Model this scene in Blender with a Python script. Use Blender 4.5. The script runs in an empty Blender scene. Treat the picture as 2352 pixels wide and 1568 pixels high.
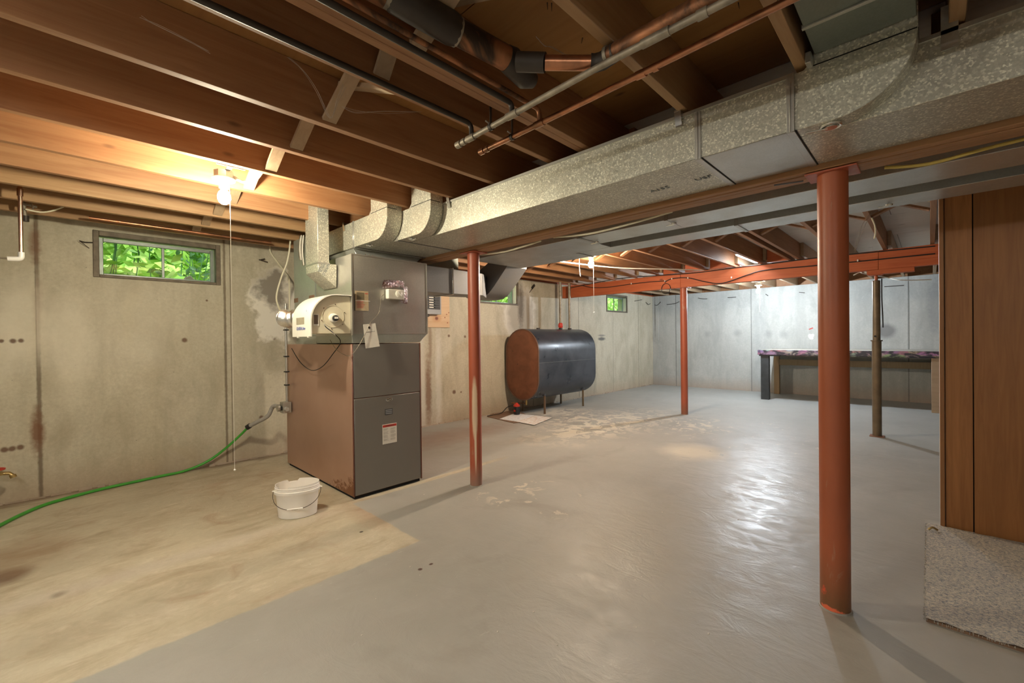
import bpy, math, random
from mathutils import Vector, Matrix
random.seed(7)
D = bpy.data; C = bpy.context.scene.collection; S = bpy.context.scene
V3 = Vector
# ---------------------------------------------------------------- camera
CH, F0, CX, CY = 1.25, 993.779357, 1176.0, 784.0
YAW, PIT, ROL = 0.767518475, -0.00696421981, -0.0119748955
fw = V3((math.cos(YAW)*math.cos(PIT), math.sin(YAW)*math.cos(PIT), math.sin(PIT)))
r0 = fw.cross(V3((0, 0, 1))).normalized(); u0 = r0.cross(fw)
rt = math.cos(ROL)*r0 + math.sin(ROL)*u0; up = -math.sin(ROL)*r0 + math.cos(ROL)*u0
cam = D.objects.new('camera', D.cameras.new('camera')); C.objects.link(cam)
cam.data.lens = F0/2352*36; cam.data.sensor_width = 36; cam.data.clip_start = 0.05
m = Matrix((rt, up, -fw)).transposed().to_4x4(); m.translation = (0, 0, CH)
cam.matrix_world = m
S.camera = cam
# measuring helpers: meet the sight line of a survey pixel with a real plane of the room
def _ray(x, y): return fw*F0 + rt*(x-CX) - up*(y-CY)
def at_z(x, y, z): r = _ray(x, y); return V3((0, 0, CH)) + r*((z-CH)/r.z)
def at_x(x, y, X): r = _ray(x, y); return V3((0, 0, CH)) + r*(X/r.x)
def at_y(x, y, Y): r = _ray(x, y); return V3((0, 0, CH)) + r*(Y/r.y)
# ---------------------------------------------------------------- world / view
S.view_settings.view_transform = 'Standard'; S.view_settings.look = 'None'
S.view_settings.exposure = 0.14; S.view_settings.gamma = 1.0
S.view_settings.use_curve_mapping = False
S.cycles.max_bounces = 16; S.cycles.diffuse_bounces = 8
w = D.worlds.new('sky'); S.world = w; w.use_nodes = True
wn = w.node_tree.nodes; wl = w.node_tree.links
bgn = wn['Background']; bgn.inputs[0].default_value = (0.80, 0.92, 1.0, 1); bgn.inputs[1].default_value = 2.6
sun = D.objects.new('sun', D.lights.new('sun', 'SUN')); C.objects.link(sun)
sun.data.energy = 2.6; sun.data.angle = 0.02; sun.data.color = (1, .95, .85)
sun.rotation_euler = (math.radians(38), math.radians(22), 0)
BULB1 = V3((0.66, 2.95, 2.095)); BULB2 = V3((4.38, 2.90, 2.125)); BULB3 = V3((9.0, 2.29, 2.085))
P_B1, P_B2, P_B3, P_TUBE, P_FILL = 1400, 2600, 3700, 30, 84
# ---------------------------------------------------------------- mesh builder
class MB:
    def __init__(s): s.v = []; s.f = []; s.sm = []
    def add(s, vs, fs, smooth=False):
        o = len(s.v); s.v += [V3(v) for v in vs]
        for f in fs: s.f.append([i+o for i in f]); s.sm.append(smooth)
        return s
    def box(s, x0, x1, y0, y1, z0, z1):
        if x0 > x1: x0, x1 = x1, x0
        if y0 > y1: y0, y1 = y1, y0
        if z0 > z1: z0, z1 = z1, z0
        return s.add([(x0,y0,z0),(x1,y0,z0),(x1,y1,z0),(x0,y1,z0),(x0,y0,z1),(x1,y0,z1),(x1,y1,z1),(x0,y1,z1)],
            [(0,3,2,1),(4,5,6,7),(0,1,5,4),(1,2,6,5),(2,3,7,6),(3,0,4,7)])
    def hexa(s, a, b):   # a,b: two quads of 4 points, matching order
        return s.add(list(a)+list(b), [(3,2,1,0),(4,5,6,7),(0,1,5,4),(1,2,6,5),(2,3,7,6),(3,0,4,7)])
    def beam(s, p, q, w_, t, side=(0, 0, 1)):   # rectangular bar from p to q; t thick along side
        p = V3(p); q = V3(q); d = (q-p).normalized(); sd = V3(side); sd = (sd - d*sd.dot(d)).normalized(); o = d.cross(sd)
        c = [(-1,-1),(1,-1),(1,1),(-1,1)]
        return s.hexa([p+o*(w_/2*a)+sd*(t/2*b) for a, b in c], [q+o*(w_/2*a)+sd*(t/2*b) for a, b in c])
    def prism(s, poly, ax, a, b, smooth=False):   # 2D polygon extruded along axis ax from a to b
        def mk(p, t):
            return {'x': (t, p[0], p[1]), 'y': (p[0], t, p[1]), 'z': (p[0], p[1], t)}[ax]
        n = len(poly); vs = [mk(p, a) for p in poly]+[mk(p, b) for p in poly]
        ar = sum(poly[i][0]*poly[(i+1) % n][1]-poly[(i+1) % n][0]*poly[i][1] for i in range(n))
        flip = (ar > 0) ^ (b < a) ^ (ax == 'y')
        f1 = list(range(n)); f2 = list(range(n, 2*n))
        sides = [[i, (i+1) % n, (i+1) % n+n, i+n] for i in range(n)]
        if flip: f1.reverse()
        else: f2.reverse(); sides = [x[::-1] for x in sides]
        s.add(vs, [f1, f2]+sides, smooth); return s
    def tube(s, pts, r, n=8, caps=True, smooth=True):
        pts = [V3(p) for p in pts]
        if not isinstance(r, (list, tuple)): r = [r]*len(pts)
        rings = []; prev = None
        for i, p in enumerate(pts):
            d = (pts[min(i+1, len(pts)-1)]-pts[max(i-1, 0)])
            d = d.normalized() if d.length > 1e-9 else V3((0, 0, 1))
            if prev is None:
                a = V3((0, 0, 1)) if abs(d.z) < .9 else V3((1, 0, 0)); prev = (a-d*a.dot(d)).normalized()
            else: prev = (prev-d*prev.dot(d)).normalized()
            o = d.cross(prev)
            rings.append([p+(prev*math.cos(2*math.pi*k/n)+o*math.sin(2*math.pi*k/n))*r[i] for k in range(n)])
        vs = [v for rg in rings for v in rg]; fs = []
        for i in range(len(pts)-1):
            for k in range(n):
                fs.append((i*n+k, i*n+(k+1) % n, (i+1)*n+(k+1) % n, (i+1)*n+k))
        s.add(vs, fs, smooth)
        if caps:
            o = len(s.v)-len(vs)
            s.f.append([o+k for k in reversed(range(n))]); s.sm.append(False)
            s.f.append([o+(len(pts)-1)*n+k for k in range(n)]); s.sm.append(False)
        return s
    def lathe(s, prof, c, n=24, axis='z', smooth=True, sx=1, sy=1, rot=0):
        c = V3(c); vs = []; fs = []
        for (r, h) in prof:
            for k in range(n):
                a = 2*math.pi*k/n; x, y = r*math.cos(a)*sx, r*math.sin(a)*sy
                x, y = x*math.cos(rot)-y*math.sin(rot), x*math.sin(rot)+y*math.cos(rot)
                vs.append(c+V3({'z': (x, y, h), 'y': (x, h, -y), 'x': (h, x, y)}[axis]))
        for i in range(len(prof)-1):
            for k in range(n): fs.append((i*n+k, i*n+(k+1) % n, (i+1)*n+(k+1) % n, (i+1)*n+k))
        if prof[0][0] > 1e-6: fs.append(tuple(reversed(range(n))))
        if prof[-1][0] > 1e-6: fs.append(tuple((len(prof)-1)*n+k for k in range(n)))
        return s.add(vs, fs, smooth)
    def build(s, name, mat, parent=None, bevel=0, kind=None, org=None, seg=1):
        if parent is not None:
            o0 = V3((0, 0, 0)); q = parent
            while q is not None: o0 += q.location; q = q.parent
        elif org is not None: o0 = V3(org)
        else:
            lo = V3([min(v[i] for v in s.v) for i in range(3)]); hi = V3([max(v[i] for v in s.v) for i in range(3)])
            o0 = V3(((lo.x+hi.x)/2, (lo.y+hi.y)/2, lo.z))
        me = D.meshes.new(name); me.from_pydata([tuple(v-o0) for v in s.v], [], s.f)
        me.polygons.foreach_set('use_smooth', s.sm); me.validate(); me.update()
        me.set_sharp_from_angle(angle=math.radians(42))
        me.materials.append(mat)
        ob = D.objects.new(name, me); C.objects.link(ob)
        if parent is not None: ob.parent = parent
        else: ob.location = o0
        if bevel:
            b = ob.modifiers.new('bevel', 'BEVEL'); b.width = bevel; b.segments = seg; b.limit_method = 'ANGLE'
        if kind: ob['kind'] = kind
        return ob
def tag(o, label, cat, group=None):
    o['label'] = label; o['category'] = cat
    if group: o['group'] = group
    return o
def thing(name, loc, label, cat, group=None):
    o = D.objects.new(name, None); C.objects.link(o); o.location = loc; o.empty_display_size = .05
    return tag(o, label, cat, group)
def spline(pts, k=6):
    pts = [V3(p) for p in pts]; out = []
    for i in range(len(pts)-1):
        p0 = pts[max(i-1, 0)]; p1 = pts[i]; p2 = pts[i+1]; p3 = pts[min(i+2, len(pts)-1)]
        for j in range(k):
            t = j/k
            out.append(.5*((2*p1)+(p2-p0)*t+(2*p0-5*p1+4*p2-p3)*t*t+(3*p1-p0-3*p2+p3)*t**3))
    out.append(pts[-1]); return out
def fillet(pts, r, k=5):   # polyline with rounded corners
    pts = [V3(p) for p in pts]; out = [pts[0]]
    for i in range(1, len(pts)-1):
        a = (pts[i-1]-pts[i]); b = (pts[i+1]-pts[i]); rr = min(r, a.length*.49, b.length*.49)
        p = pts[i]+a.normalized()*rr; q = pts[i]+b.normalized()*rr
        for j in range(k+1):
            t = j/k; out.append(p*(1-t)**2+pts[i]*2*t*(1-t)+q*t*t)
    out.append(pts[-1]); return out
def text(body, size, loc, right, upv, mat, parent, name='lettering', sx=1.0, align='CENTER'):
    cu = D.curves.new('t', 'FONT'); cu.body = body; cu.size = size; cu.extrude = .0003
    cu.align_x = align; cu.align_y = 'CENTER'; cu.resolution_u = 2
    t = D.objects.new('t', cu); C.objects.link(t); bpy.context.view_layer.update()
    me = D.meshes.new_from_object(t.evaluated_get(bpy.context.evaluated_depsgraph_get()))
    D.objects.remove(t); D.curves.remove(cu)
    R_ = V3(right).normalized(); U_ = V3(upv).normalized(); N_ = R_.cross(U_)
    M = Matrix((R_*sx, U_, N_)).transposed().to_4x4(); M.translation = V3(loc)+N_*.0004
    me.transform(M)
    o0 = V3((0, 0, 0)); q = parent
    while q is not None: o0 += q.location; q = q.parent
    me.transform(Matrix.Translation(-o0)); me.materials.clear(); me.materials.append(mat)
    ob = D.objects.new(name, me); C.objects.link(ob); ob.parent = parent; return ob
# ---------------------------------------------------------------- materials
class NT:
    def __init__(s, name):
        s.m = D.materials.new(name); s.m.use_nodes = True; s.t = s.m.node_tree; s.n = s.t.nodes; s.l = s.t.links
        s.b = s.n['Principled BSDF']; s.g = s.n.new('ShaderNodeNewGeometry'); s.pos = s.g.outputs['Position']
    def put(s, sock, v):
        if isinstance(v, bpy.types.NodeSocket): s.l.new(v, sock)
        elif isinstance(v, (tuple, list)) and len(v) == 3 and sock.type == 'RGBA': sock.default_value = (*v, 1)
        else: sock.default_value = v
    def math(s, op, a, b=0.0, c=None, clamp=False):
        x = s.n.new('ShaderNodeMath'); x.operation = op; x.use_clamp = clamp
        s.put(x.inputs[0], a); s.put(x.inputs[1], b)
        if c is not None: s.put(x.inputs[2], c)
        return x.outputs[0]
    def vm(s, op, a, b):
        x = s.n.new('ShaderNodeVectorMath'); x.operation = op; s.put(x.inputs[0], a); s.put(x.inputs[1], b)
        return x.outputs['Value' if op in ('LENGTH', 'DOT_PRODUCT') else 'Vector']
    def noise(s, scale, detail=4, rough=.55, dist=0.0, st=(1, 1, 1), off=(0, 0, 0), vec=None):
        v = s.vm('MULTIPLY', vec or s.pos, st)
        if off != (0, 0, 0): v = s.vm('ADD', v, off)
        x = s.n.new('ShaderNodeTexNoise'); s.put(x.inputs['Vector'], v)
        x.inputs['Scale'].default_value = scale; x.inputs['Detail'].default_value = detail
        x.inputs['Roughness'].default_value = rough; x.inputs['Distortion'].default_value = dist
        return x.outputs['Fac']
    def voro(s, scale, st=(1, 1, 1), feat='F1', out='Distance'):
        x = s.n.new('ShaderNodeTexVoronoi'); x.feature = feat; x.inputs['Scale'].default_value = scale
        s.put(x.inputs['Vector'], s.vm('MULTIPLY', s.pos, st)); return x.outputs[out]
    def mr(s, v, a, b, c=0.0, d=1.0):
        x = s.n.new('ShaderNodeMapRange'); x.clamp = True; s.put(x.inputs[0], v)
        for i, q in enumerate((a, b, c, d)): s.put(x.inputs[i+1], q)
        return x.outputs[0]
    def mix(s, f, a, b, mode='MIX'):
        x = s.n.new('ShaderNodeMix'); x.data_type = 'RGBA'; x.blend_type = mode
        s.put(x.inputs[0], f); s.put(x.inputs[6], a); s.put(x.inputs[7], b); return x.outputs[2]
    def blob(s, c, r, soft=.4, wob=.5, ws=6.0):   # soft irregular spot around a place in the room
        d = s.vm('LENGTH', s.vm('MULTIPLY', s.vm('SUBTRACT', s.pos, tuple(c)), tuple(1/q for q in r)), (0, 0, 0))
        if wob: d = s.math('ADD', d, s.math('MULTIPLY', s.math('SUBTRACT', s.noise(ws, 4), .5), wob*2))
        return s.mr(d, 1-soft, 1+soft, 1, 0)
    def sep(s):
        x = s.n.new('ShaderNodeSeparateXYZ'); s.l.new(s.pos, x.inputs[0]); return x.outputs
    def done(s, col, rough=.6, metal=0.0, bump=None, bs=.3, bd=.01, spec=None):
        s.put(s.b.inputs['Base Color'], col); s.put(s.b.inputs['Roughness'], rough); s.put(s.b.inputs['Metallic'], metal)
        if spec is not None: s.b.inputs['Specular IOR Level'].default_value = spec
        if bump is not None:
            x = s.n.new('ShaderNodeBump'); x.inputs['Strength'].default_value = bs; x.inputs['Distance'].default_value = bd
            s.put(x.inputs['Height'], bump); s.l.new(x.outputs[0], s.b.inputs['Normal'])
        return s.m
def plain(name, col, rough=.5, metal=0.0, var=.12, sc=25, bs=.1):
    t = NT(name); n = t.noise(sc, 3)
    c = t.mix(t.mr(n, .3, .7), tuple(q*(1-var) for q in col), tuple(min(1, q*(1+var)) for q in col))
    return t.done(c, rough, metal, n, bs, .002)
def wood(name, c1, c2, ax, rough=.6, sc=1.0, knots=True):
    t = NT(name); st = [9, 9, 9]; st['xyz'.index(ax)] = .6
    st = tuple(st); oi = t.n.new('ShaderNodeObjectInfo')
    sh = t.n.new('ShaderNodeVectorMath'); sh.operation = 'SCALE'; sh.inputs[0].default_value = (7, 13, 5)
    t.l.new(oi.outputs['Random'], sh.inputs['Scale'])
    p = t.vm('ADD', t.pos, sh.outputs[0])
    n = t.noise(3*sc, 6, .6, 1.2, st, vec=p); n2 = t.noise(.9, 3, .5, 0, (1, 1, 1), vec=p)
    c = t.mix(t.mr(n, .3, .72), c1, c2)
    c = t.mix(t.mr(n2, .35, .7, 0, .45), c, tuple(q*.62 for q in c1))
    c = t.mix(t.mr(oi.outputs['Random'], 0, 1, 0, .3), c, tuple(q*.8 for q in c2))
    if knots:
        kst = [3.2, 3.2, 3.2]; kst['xyz'.index(ax)] = 1.3
        v = t.n.new('ShaderNodeTexVoronoi'); v.inputs['Scale'].default_value = 1.3
        t.put(v.inputs['Vector'], t.vm('MULTIPLY', p, tuple(kst)))
        c = t.mix(t.mr(v.outputs['Distance'], .035, .075, .75, 0), c, tuple(q*.25 for q in c1))
    return t.done(c, rough, 0, n, .25, .003)
def steel(name, base=(.52, .53, .50), spangle=True, rough=.45, metal=.6, dirt=(.30, .27, .2)):
    t = NT(name)
    v = t.voro(170, out='Color'); sp = t.n.new('ShaderNodeSeparateColor'); t.l.new(v, sp.inputs[0])
    n = t.noise(4, 4)
    c = t.mix(t.mr(sp.outputs[0], .2, 1, 0, 1 if spangle else .3), tuple(q*.80 for q in base), base)
    c = t.mix(t.mr(sp.outputs[1], .70, .98, 0, .8 if spangle else .05), c, tuple(min(1, q*1.7) for q in base))
    c = t.mix(t.mr(n, .45, .8, 0, .35), c, dirt)
    r = t.math('ADD', rough-.10, t.math('MULTIPLY', sp.outputs[2], .2)) if spangle else t.mr(n, .3, .7, rough-.06, rough+.08)
    return t.done(c, r, metal, t.noise(3, 2), .3, .006)
def concrete(name, base, light, dark, blobs=(), rough=.85):
    t = NT(name)
    a = t.noise(.9, 6, .6); b = t.noise(3.5, 6, .65, .6, (1, 1, .45)); f = t.noise(40, 4, .7)
    s_ = t.noise(5, 5, .6, 0, (1, 1, .1)); pit = t.voro(9)
    c = t.mix(t.mr(a, .35, .68), base, light)
    c = t.mix(t.mr(b, .46, .72, 0, .75), c, dark)
    c = t.mix(t.mr(t.noise(7, 6, .7, 1.2, (1, 1, .6), (4, 4, 2)), .52, .68, 0, .4), c, light)
    c = t.mix(t.mr(s_, .5, .72, 0, .5), c, tuple(q*.72 for q in base))
    c = t.mix(t.mr(f, .3, .7, 0, .45), c, dark)
    c = t.mix(t.mr(pit, .02, .055, .6, 0), c, tuple(q*.45 for q in dark))
    z = t.sep()[2]
    c = t.mix(t.mr(t.math('ADD', z, t.math('MULTIPLY', b, .25)), .1, .42, .55, 0), c, (.38, .26, .17))
    rel = t.math('ADD', b, t.math('MULTIPLY', f, .25))
    for (ctr, rad, col, amt, soft, wob) in blobs:
        c = t.mix(t.math('MULTIPLY', t.blob(ctr, rad, soft, wob, 22.0 if min(rad) < .12 else 7.0), amt), c, col)
    return t.done(c, rough, 0, rel, .35, .006)
RUST = (.20, .095, .05); WHT = (.72, .70, .64)
wb = []
for (px, wd) in ((88, .012), (518, .01), (531, .004)):
    q = at_y(px, 800, 5.22); wb.append(((q.x, 5.22, 1.1), (wd, 9, 4), (.16, .12, .08), .8, .5, .5))
for xs in (4.55, 5.95, 7.4, 8.75, 9.95): wb.append(((xs, 5.22, 1.1), (.008, 9, 4), (.22, .19, .15), .55, .6, .6))
for (px, py, rx, rz, col, am) in (
    (86, 990, .035, .16, RUST, .9), (80, 560, .03, .13, RUST, .7), (86, 700, .025, .2, RUST, .5), (984, 900, .05, .45, RUST, .8), (988, 780, .03, .3, RUST, .5),
    (1008, 870, .05, .8, WHT, .55), (970, 860, .04, .8, WHT, .4), (1010, 1130, .3, .05, RUST, .6)):
    q = at_y(px, py, 5.22); wb.append(((q.x, 5.22, q.z), (rx, 9, rz), col, am, .5, .6))
for (px, py, rx, rz, am) in ((60, 740, .14, .34, .55), (160, 790, .13, .42, .5), (0, 800, .12, .3, .4), (300, 760, .3, .4, .25)):
    q = at_y(px, py, 5.22); wb.append(((q.x, 5.22, q.z), (rx, 9, rz), (.80, .74, .60), am, .4, .35))
for (px, py, r_) in ((424, 781, .022), (3, 783, .014), (30, 783, .018), (48, 782, .016), (10, 1033, .02), (28, 1030, .02), (47, 1027, .02), (600, 958, .02), (1043, 900, .03), (1059, 900, .014), (630, 778, .012), (475, 690, .01), (1068, 773, .02), (1031, 771, .02)):
    q = at_y(px, py, 5.22); wb.append(((q.x, 5.22, q.z), (r_, 9, r_), (.15, .08, .05), .9, .35, .3))
q = at_y(640, 700, 5.22); wb.append(((q.x-.02, 5.22, q.z), (.24, 9, .42), (.84, .80, .70), .9, .12, .8))
wb.append(((q.x-.05, 5.22, q.z+.17), (.15, 9, .2), (.16, .13, .10), .8, .3, 1.2))
q = at_y(1195, 745, 5.22)
wb.append(((q.x, 5.22, q.z+.22), (.42, 9, .48), (.72, .69, .62), .75, .12, .35)); wb.append(((q.x, 5.22, q.z+.16), (.30, 9, .46), (.40, .36, .29), .9, .2, .3))
wb.append(((q.x+.02, 5.22, q.z+.35), (.07, 9, .35), (.10, .08, .06), .75, .5, .5))
q = at_y(1382, 778, 5.22); wb.append(((q.x, 5.22, q.z), (.14, 9, .035), (.10, .10, .10), .85, .3, .3)); wb.append(((q.x, 5.22, q.z+.075), (.13, 9, .02), (.16, .16, .16), .7, .4, .3))
M_WL = concrete('concrete_wall_left', (.52, .475, .355), (.64, .60, .48), (.36, .315, .225), wb)
bb = []
for (px) in (1553, 1726, 1890, 1932, 2087): q = at_x(px, 800, 10.74); bb.append(((10.74, q.y, 1.1), (9, .009, 4), (.17, .17, .16), .75, .5, .4))
q = at_x(2030, 760, 10.74); bb.append(((10.74, q.y-.03, q.z), (9, .14, .13), (.16, .16, .16), .8, .3, .15))
q = at_x(1505, 740, 10.74); bb.append(((10.74, q.y, 1.8), (9, .012, .5), (.1, .09, .08), .8, .5, .5))
for px, py in ((1625, 767), (1694, 765), (1765, 767), (1800, 768)): q = at_x(px, py, 10.74); bb.append(((10.74, q.y, q.z), (9, .07, .07), (.26, .26, .25), .5, .6, .4))
q = at_x(1863, 770, 10.74); bb.append(((10.74, q.y, q.z-.02), (9, .05, .05), (.9, .9, .88), 1, .2, .9))
q = at_x(2140, 700, 10.74); bb.append(((10.74, q.y-.05, q.z), (9, .10, .5), (.26, .27, .27), .6, .3, .5))
M_WB = concrete('concrete_wall_back', (.44, .45, .425), (.56, .57, .54), (.33, .34, .32), bb)
M_WR = concrete('concrete_wall_plain', (.40, .38, .33), (.48, .46, .4), (.3, .27, .22))
# floor -------------------------------------------------------------------
t = NT('painted_concrete_floor')
xyz = t.sep(); n1 = t.noise(.8, 6, .6); n2 = t.noise(4, 6, .65, .8, (.5, 1, 1)); n3 = t.noise(60, 3, .6); nw = t.noise(7, 5)
wob = t.math('MULTIPLY', t.math('SUBTRACT', nw, .5), .05)
mx = t.mr(t.math('ADD', xyz[0], wob), 1.515, 1.53, 1, 0); my = t.mr(t.math('ADD', xyz[1], wob), 2.275, 2.29, 0, 1)
my2 = t.mr(t.math('ADD', xyz[1], wob), 3.17, 3.19, 0, 1); mx2 = t.mr(xyz[0], 2.9, 3.3, 1, 0)
bare = t.math('MAXIMUM', t.math('MULTIPLY', mx, my), t.math('MULTIPLY', my2, t.math('MAXIMUM', t.mr(xyz[0], 2.195, 2.2, 1, 0), t.math('MULTIPLY', mx2, t.mr(xyz[1], 3.24, 3.26, 1, 0)))))
cb = t.mix(t.mr(n1, .36, .66), (.46, .405, .295), (.61, .55, .41))
cb = t.mix(t.mr(t.noise(9, 6, .7, 1.5, (.5, 1, 1), (7, 1, 0)), .52, .7, 0, .55), cb, (.68, .61, .48)); cb = t.mix(t.mr(n2, .48, .72, 0, .85), cb, (.36, .28, .18))
cb = t.mix(t.mr(t.noise(2.2, 5, .6, 1.5), .56, .72, 0, .55), cb, (.60, .53, .42))
cb = t.mix(t.mr(t.noise(3, 5, .6, 1, off=(3, 9, 0)), .58, .75, 0, .5), cb, (.36, .21, .12))
cp = t.mix(t.mr(n1, .3, .7), (.315, .30, .265), (.41, .395, .355))
cp = t.mix(t.mr(n2, .5, .8, 0, .45), cp, (.43, .41, .37))
cp = t.mix(t.mr(t.noise(1.6, 5, .6, .6, off=(5, 2, 0)), .55, .75, 0, .5), cp, (.24, .215, .18))
cp = t.mix(t.mr(t.noise(28, 5, .7, 2, (.3, 1, 1)), .66, .72, 0, .5), cp, (.55, .53, .48))
cp = t.mix(t.mr(xyz[0], 5.5, 9.5, 0, .55), cp, (.36, .375, .37))
chipn = t.noise(5.5, 8, .68, .8)
def chips(px, py, rx, ry, thr): q = at_z(px, py, 0); return t.math('MULTIPLY', t.blob((q.x, q.y, 0), (rx, ry, 9), .5, .4, 4), t.mr(chipn, thr, thr+.02))
cm = None
for a in ((1400, 970, 1.3, .55, .50), (1590, 1037, .30, .27, .36), (1585, 975, .6, .45, .53), (1300, 955, .7, .5, .52), (1180, 1120, .35, .2, .57), (1250, 1150, .3, .3, .6), (1290, 945, .4, .3, .45), (1700, 1000, 1.2, 1.2, .62), (1150, 1150, .08, .12, .5)):
    c_ = chips(*a); cm = c_ if cm is None else t.math('MAXIMUM', cm, c_)
cp = t.mix(cm, cp, (.60, .55, .455))
def stain(c, px, py, rx, ry, col, am, soft=.5, wob=.5): q = at_z(px, py, 0); return t.mix(t.math('MULTIPLY', t.blob((q.x, q.y, 0), (rx, ry, 9), soft, wob), am), c, col)
cp = stain(cp, 1040, 1000, 1.0, .35, (.26, .15, .10), .55); cp = stain(cp, 1500, 1230, .8, .5, (.36, .32, .24), .5)
cp = stain(cp, 965, 1307, .012, .012, (.07, .03, .02), 1, .3, .3); cp = stain(cp, 990, 1295, .012, .009, (.07, .03, .02), 1, .3, .3)
cb = stain(cb, 10, 1325, .10, .10, (.16, .09, .05), .9); cb = stain(cb, 60, 1270, .2, .25, (.30, .19, .11), .5)
cb = stain(cb, 860, 1180, .12, .25, (.40, .22, .13), .45); cb = stain(cb, 350, 1300, .9, .07, (.56, .50, .42), .55, .6, .4)
cb = stain(cb, 135, 1365, .03, .03, (.24, .19, .13), .7); cb = stain(cb, 830, 1221, .012, .01, (.04, .03, .02), 1, .3, .2)
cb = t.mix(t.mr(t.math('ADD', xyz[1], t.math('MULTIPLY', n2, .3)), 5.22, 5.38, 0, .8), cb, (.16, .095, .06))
cb = t.mix(t.mr(t.noise(30, 4, .7), .3, .7, 0, .2), cb, (.30, .25, .18))
col = t.mix(bare, cp, cb)
gl = t.blob((3.9, .95, 0), (2.2, .7, 9), .7, .7, 2)
gn = t.math('MULTIPLY', t.mr(t.noise(11, 6, .7, 1.0, (1, .6, 1)), .38, .62, 1, .1), gl)
ro = t.math('ADD', t.math('SUBTRACT', t.mr(n2, .3, .7, .50, .62), t.math('MULTIPLY', gn, .22)), t.math('MULTIPLY', bare, .2))
ro = t.math('ADD', ro, t.math('MULTIPLY', cm, .3))
M_FLOOR = t.done(col, ro, 0, t.math('ADD', t.math('MULTIPLY', t.noise(9, 5, .6, 1.2, (1, .45, 1)), 1), t.math('MULTIPLY', n3, .2)), .42, .013)
# other materials ---------------------------------------------------------
M_JOIST = wood('joist_wood', (.25, .105, .042), (.40, .21, .095), 'x')
M_JOISTB = wood('joist_wood_pale', (.33, .17, .075), (.46, .29, .145), 'x')
M_BEAM = wood('beam_wood', (.46, .095, .03), (.60, .165, .058), 'y')
M_GIRD = wood('girder_wood', (.34, .17, .075), (.46, .25, .12), 'y')
M_STRUT = wood('strut_wood', (.33, .22, .13), (.45, .32, .2), 'y', knots=False)
M_PLY = wood('subfloor_plywood', (.30, .13, .035), (.40, .20, .06), 'y', .7, .6)
M_PLYW = wood('subfloor_board_pale', (.62, .58, .53), (.72, .69, .64), 'y', .7, .6)
M_PINE = wood('pine_plywood', (.62, .40, .22), (.74, .54, .34), 'x', .6, .5)
nt_ = M_PINE.node_tree; H = NT.__new__(NT); H.m = M_PINE; H.t = nt_; H.n = nt_.nodes; H.l = nt_.links; H.b = H.n['Principled BSDF']; H.g = H.n.new('ShaderNodeNewGeometry'); H.pos = H.g.outputs['Position']
c_in = H.b.inputs['Base Color'].links[0].from_socket; q = at_y(1003, 731, 5.2)
c_in = H.mix(H.math('MULTIPLY', H.blob((q.x, 5.2, q.z), (.085, 9, .05), .35, .3, 9), .55), c_in, (.50, .24, .10)); c_in = H.mix(H.blob((q.x, 5.2, q.z), (.028, 9, .024), .4, .2, 20), c_in, (.20, .06, .025))
for (px, py) in ((1022, 729), (1026, 722), (1028, 741), (1031, 718)): qq = at_y(px, py, 5.2); c_in = H.mix(H.blob((qq.x, 5.2, qq.z), (.010, 9, .009), .4, .2, 20), c_in, (.30, .09, .04))
H.l.new(c_in, H.b.inputs['Base Color'])
M_BENCHW = wood('bench_post_wood', (.30, .2, .1), (.4, .28, .15), 'z')
M_PANEL = wood('brown_wall_panelling', (.29, .115, .033), (.46, .20, .062), 'z', .42, 1.3, False)
M_TRIM = wood('corner_trim_wood', (.30, .13, .045), (.38, .18, .07), 'z', .4, .7, False)
M_GALV = steel('galvanised_spangle', (.56, .55, .47))
M_GALV2 = steel('galvanised_smooth', (.60, .59, .55), False, .36, .75)
M_GALV3 = steel('galvanised_grey', (.72, .74, .72), False, .34, .75)
M_GALV5 = steel('galvanised_shaded', (.26, .26, .27), False, .5, .4)  # darker steel copy: shade on the crossover duct put into its colour
M_GALV6 = steel('galvanised_pale_green', (.52, .56, .51), False, .4, .6)
M_GALV4 = steel('galvanised_dull_green', (.25, .28, .25), False, .45, .6)
M_CHROME = plain('bright_zinc', (.75, .75, .72), .22, 1, .05)
M_BLK = plain('black_plastic', (.015, .015, .015), .45)
M_BLKIRON = plain('black_iron_pipe', (.045, .035, .028), .5, .3)
M_WHITE = plain('white_plastic', (.80, .77, .68), .4, 0, .03)
M_CABLE = plain('cream_cable_jacket', (.72, .68, .52), .5, 0, .05)
M_YCABLE = plain('yellow_cable_jacket', (.62, .48, .12), .5, 0, .05)
M_REDP = plain('red_plastic', (.6, .05, .03), .35)
M_BRASS = plain('brass', (.45, .33, .14), .35, .9)
M_PORC = plain('white_porcelain', (.85, .84, .8), .25, 0, .02)
M_PAPER = plain('paper', (.72, .68, .60), .8, 0, .05)
M_HOSE = plain('green_hose', (.06, .36, .045), .4, 0, .1)
M_GREYH = plain('grey_hose', (.36, .35, .33), .5)
M_TINK = plain('dark_ink', (.05, .05, .05), .6); M_RINK = plain('red_ink', (.5, .05, .04), .6); M_BINK = plain('blue_ink', (.08, .12, .42), .6)
M_STAMP = plain('stamp_ink', (.12, .15, .17), .6)
M_GAP = plain('dark_gap', (.01, .01, .01), .9)  # near-black surface for duct seams, panel grooves and the furnace plinth
M_HUM = plain('beige_enamel', (.70, .64, .48), .35, 0, .03); M_HUMW = plain('white_enamel', (.80, .79, .72), .28, 0, .02)
M_BUCKET = plain('white_bucket_plastic', (.90, .87, .82), .4, 0, .04, 6)
M_WEB = plain('cobweb', (.42, .36, .30), .9)
M_ALU = plain('crumpled_foil', (.80, .80, .78), .25, 1, .05, 90, .9)
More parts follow.
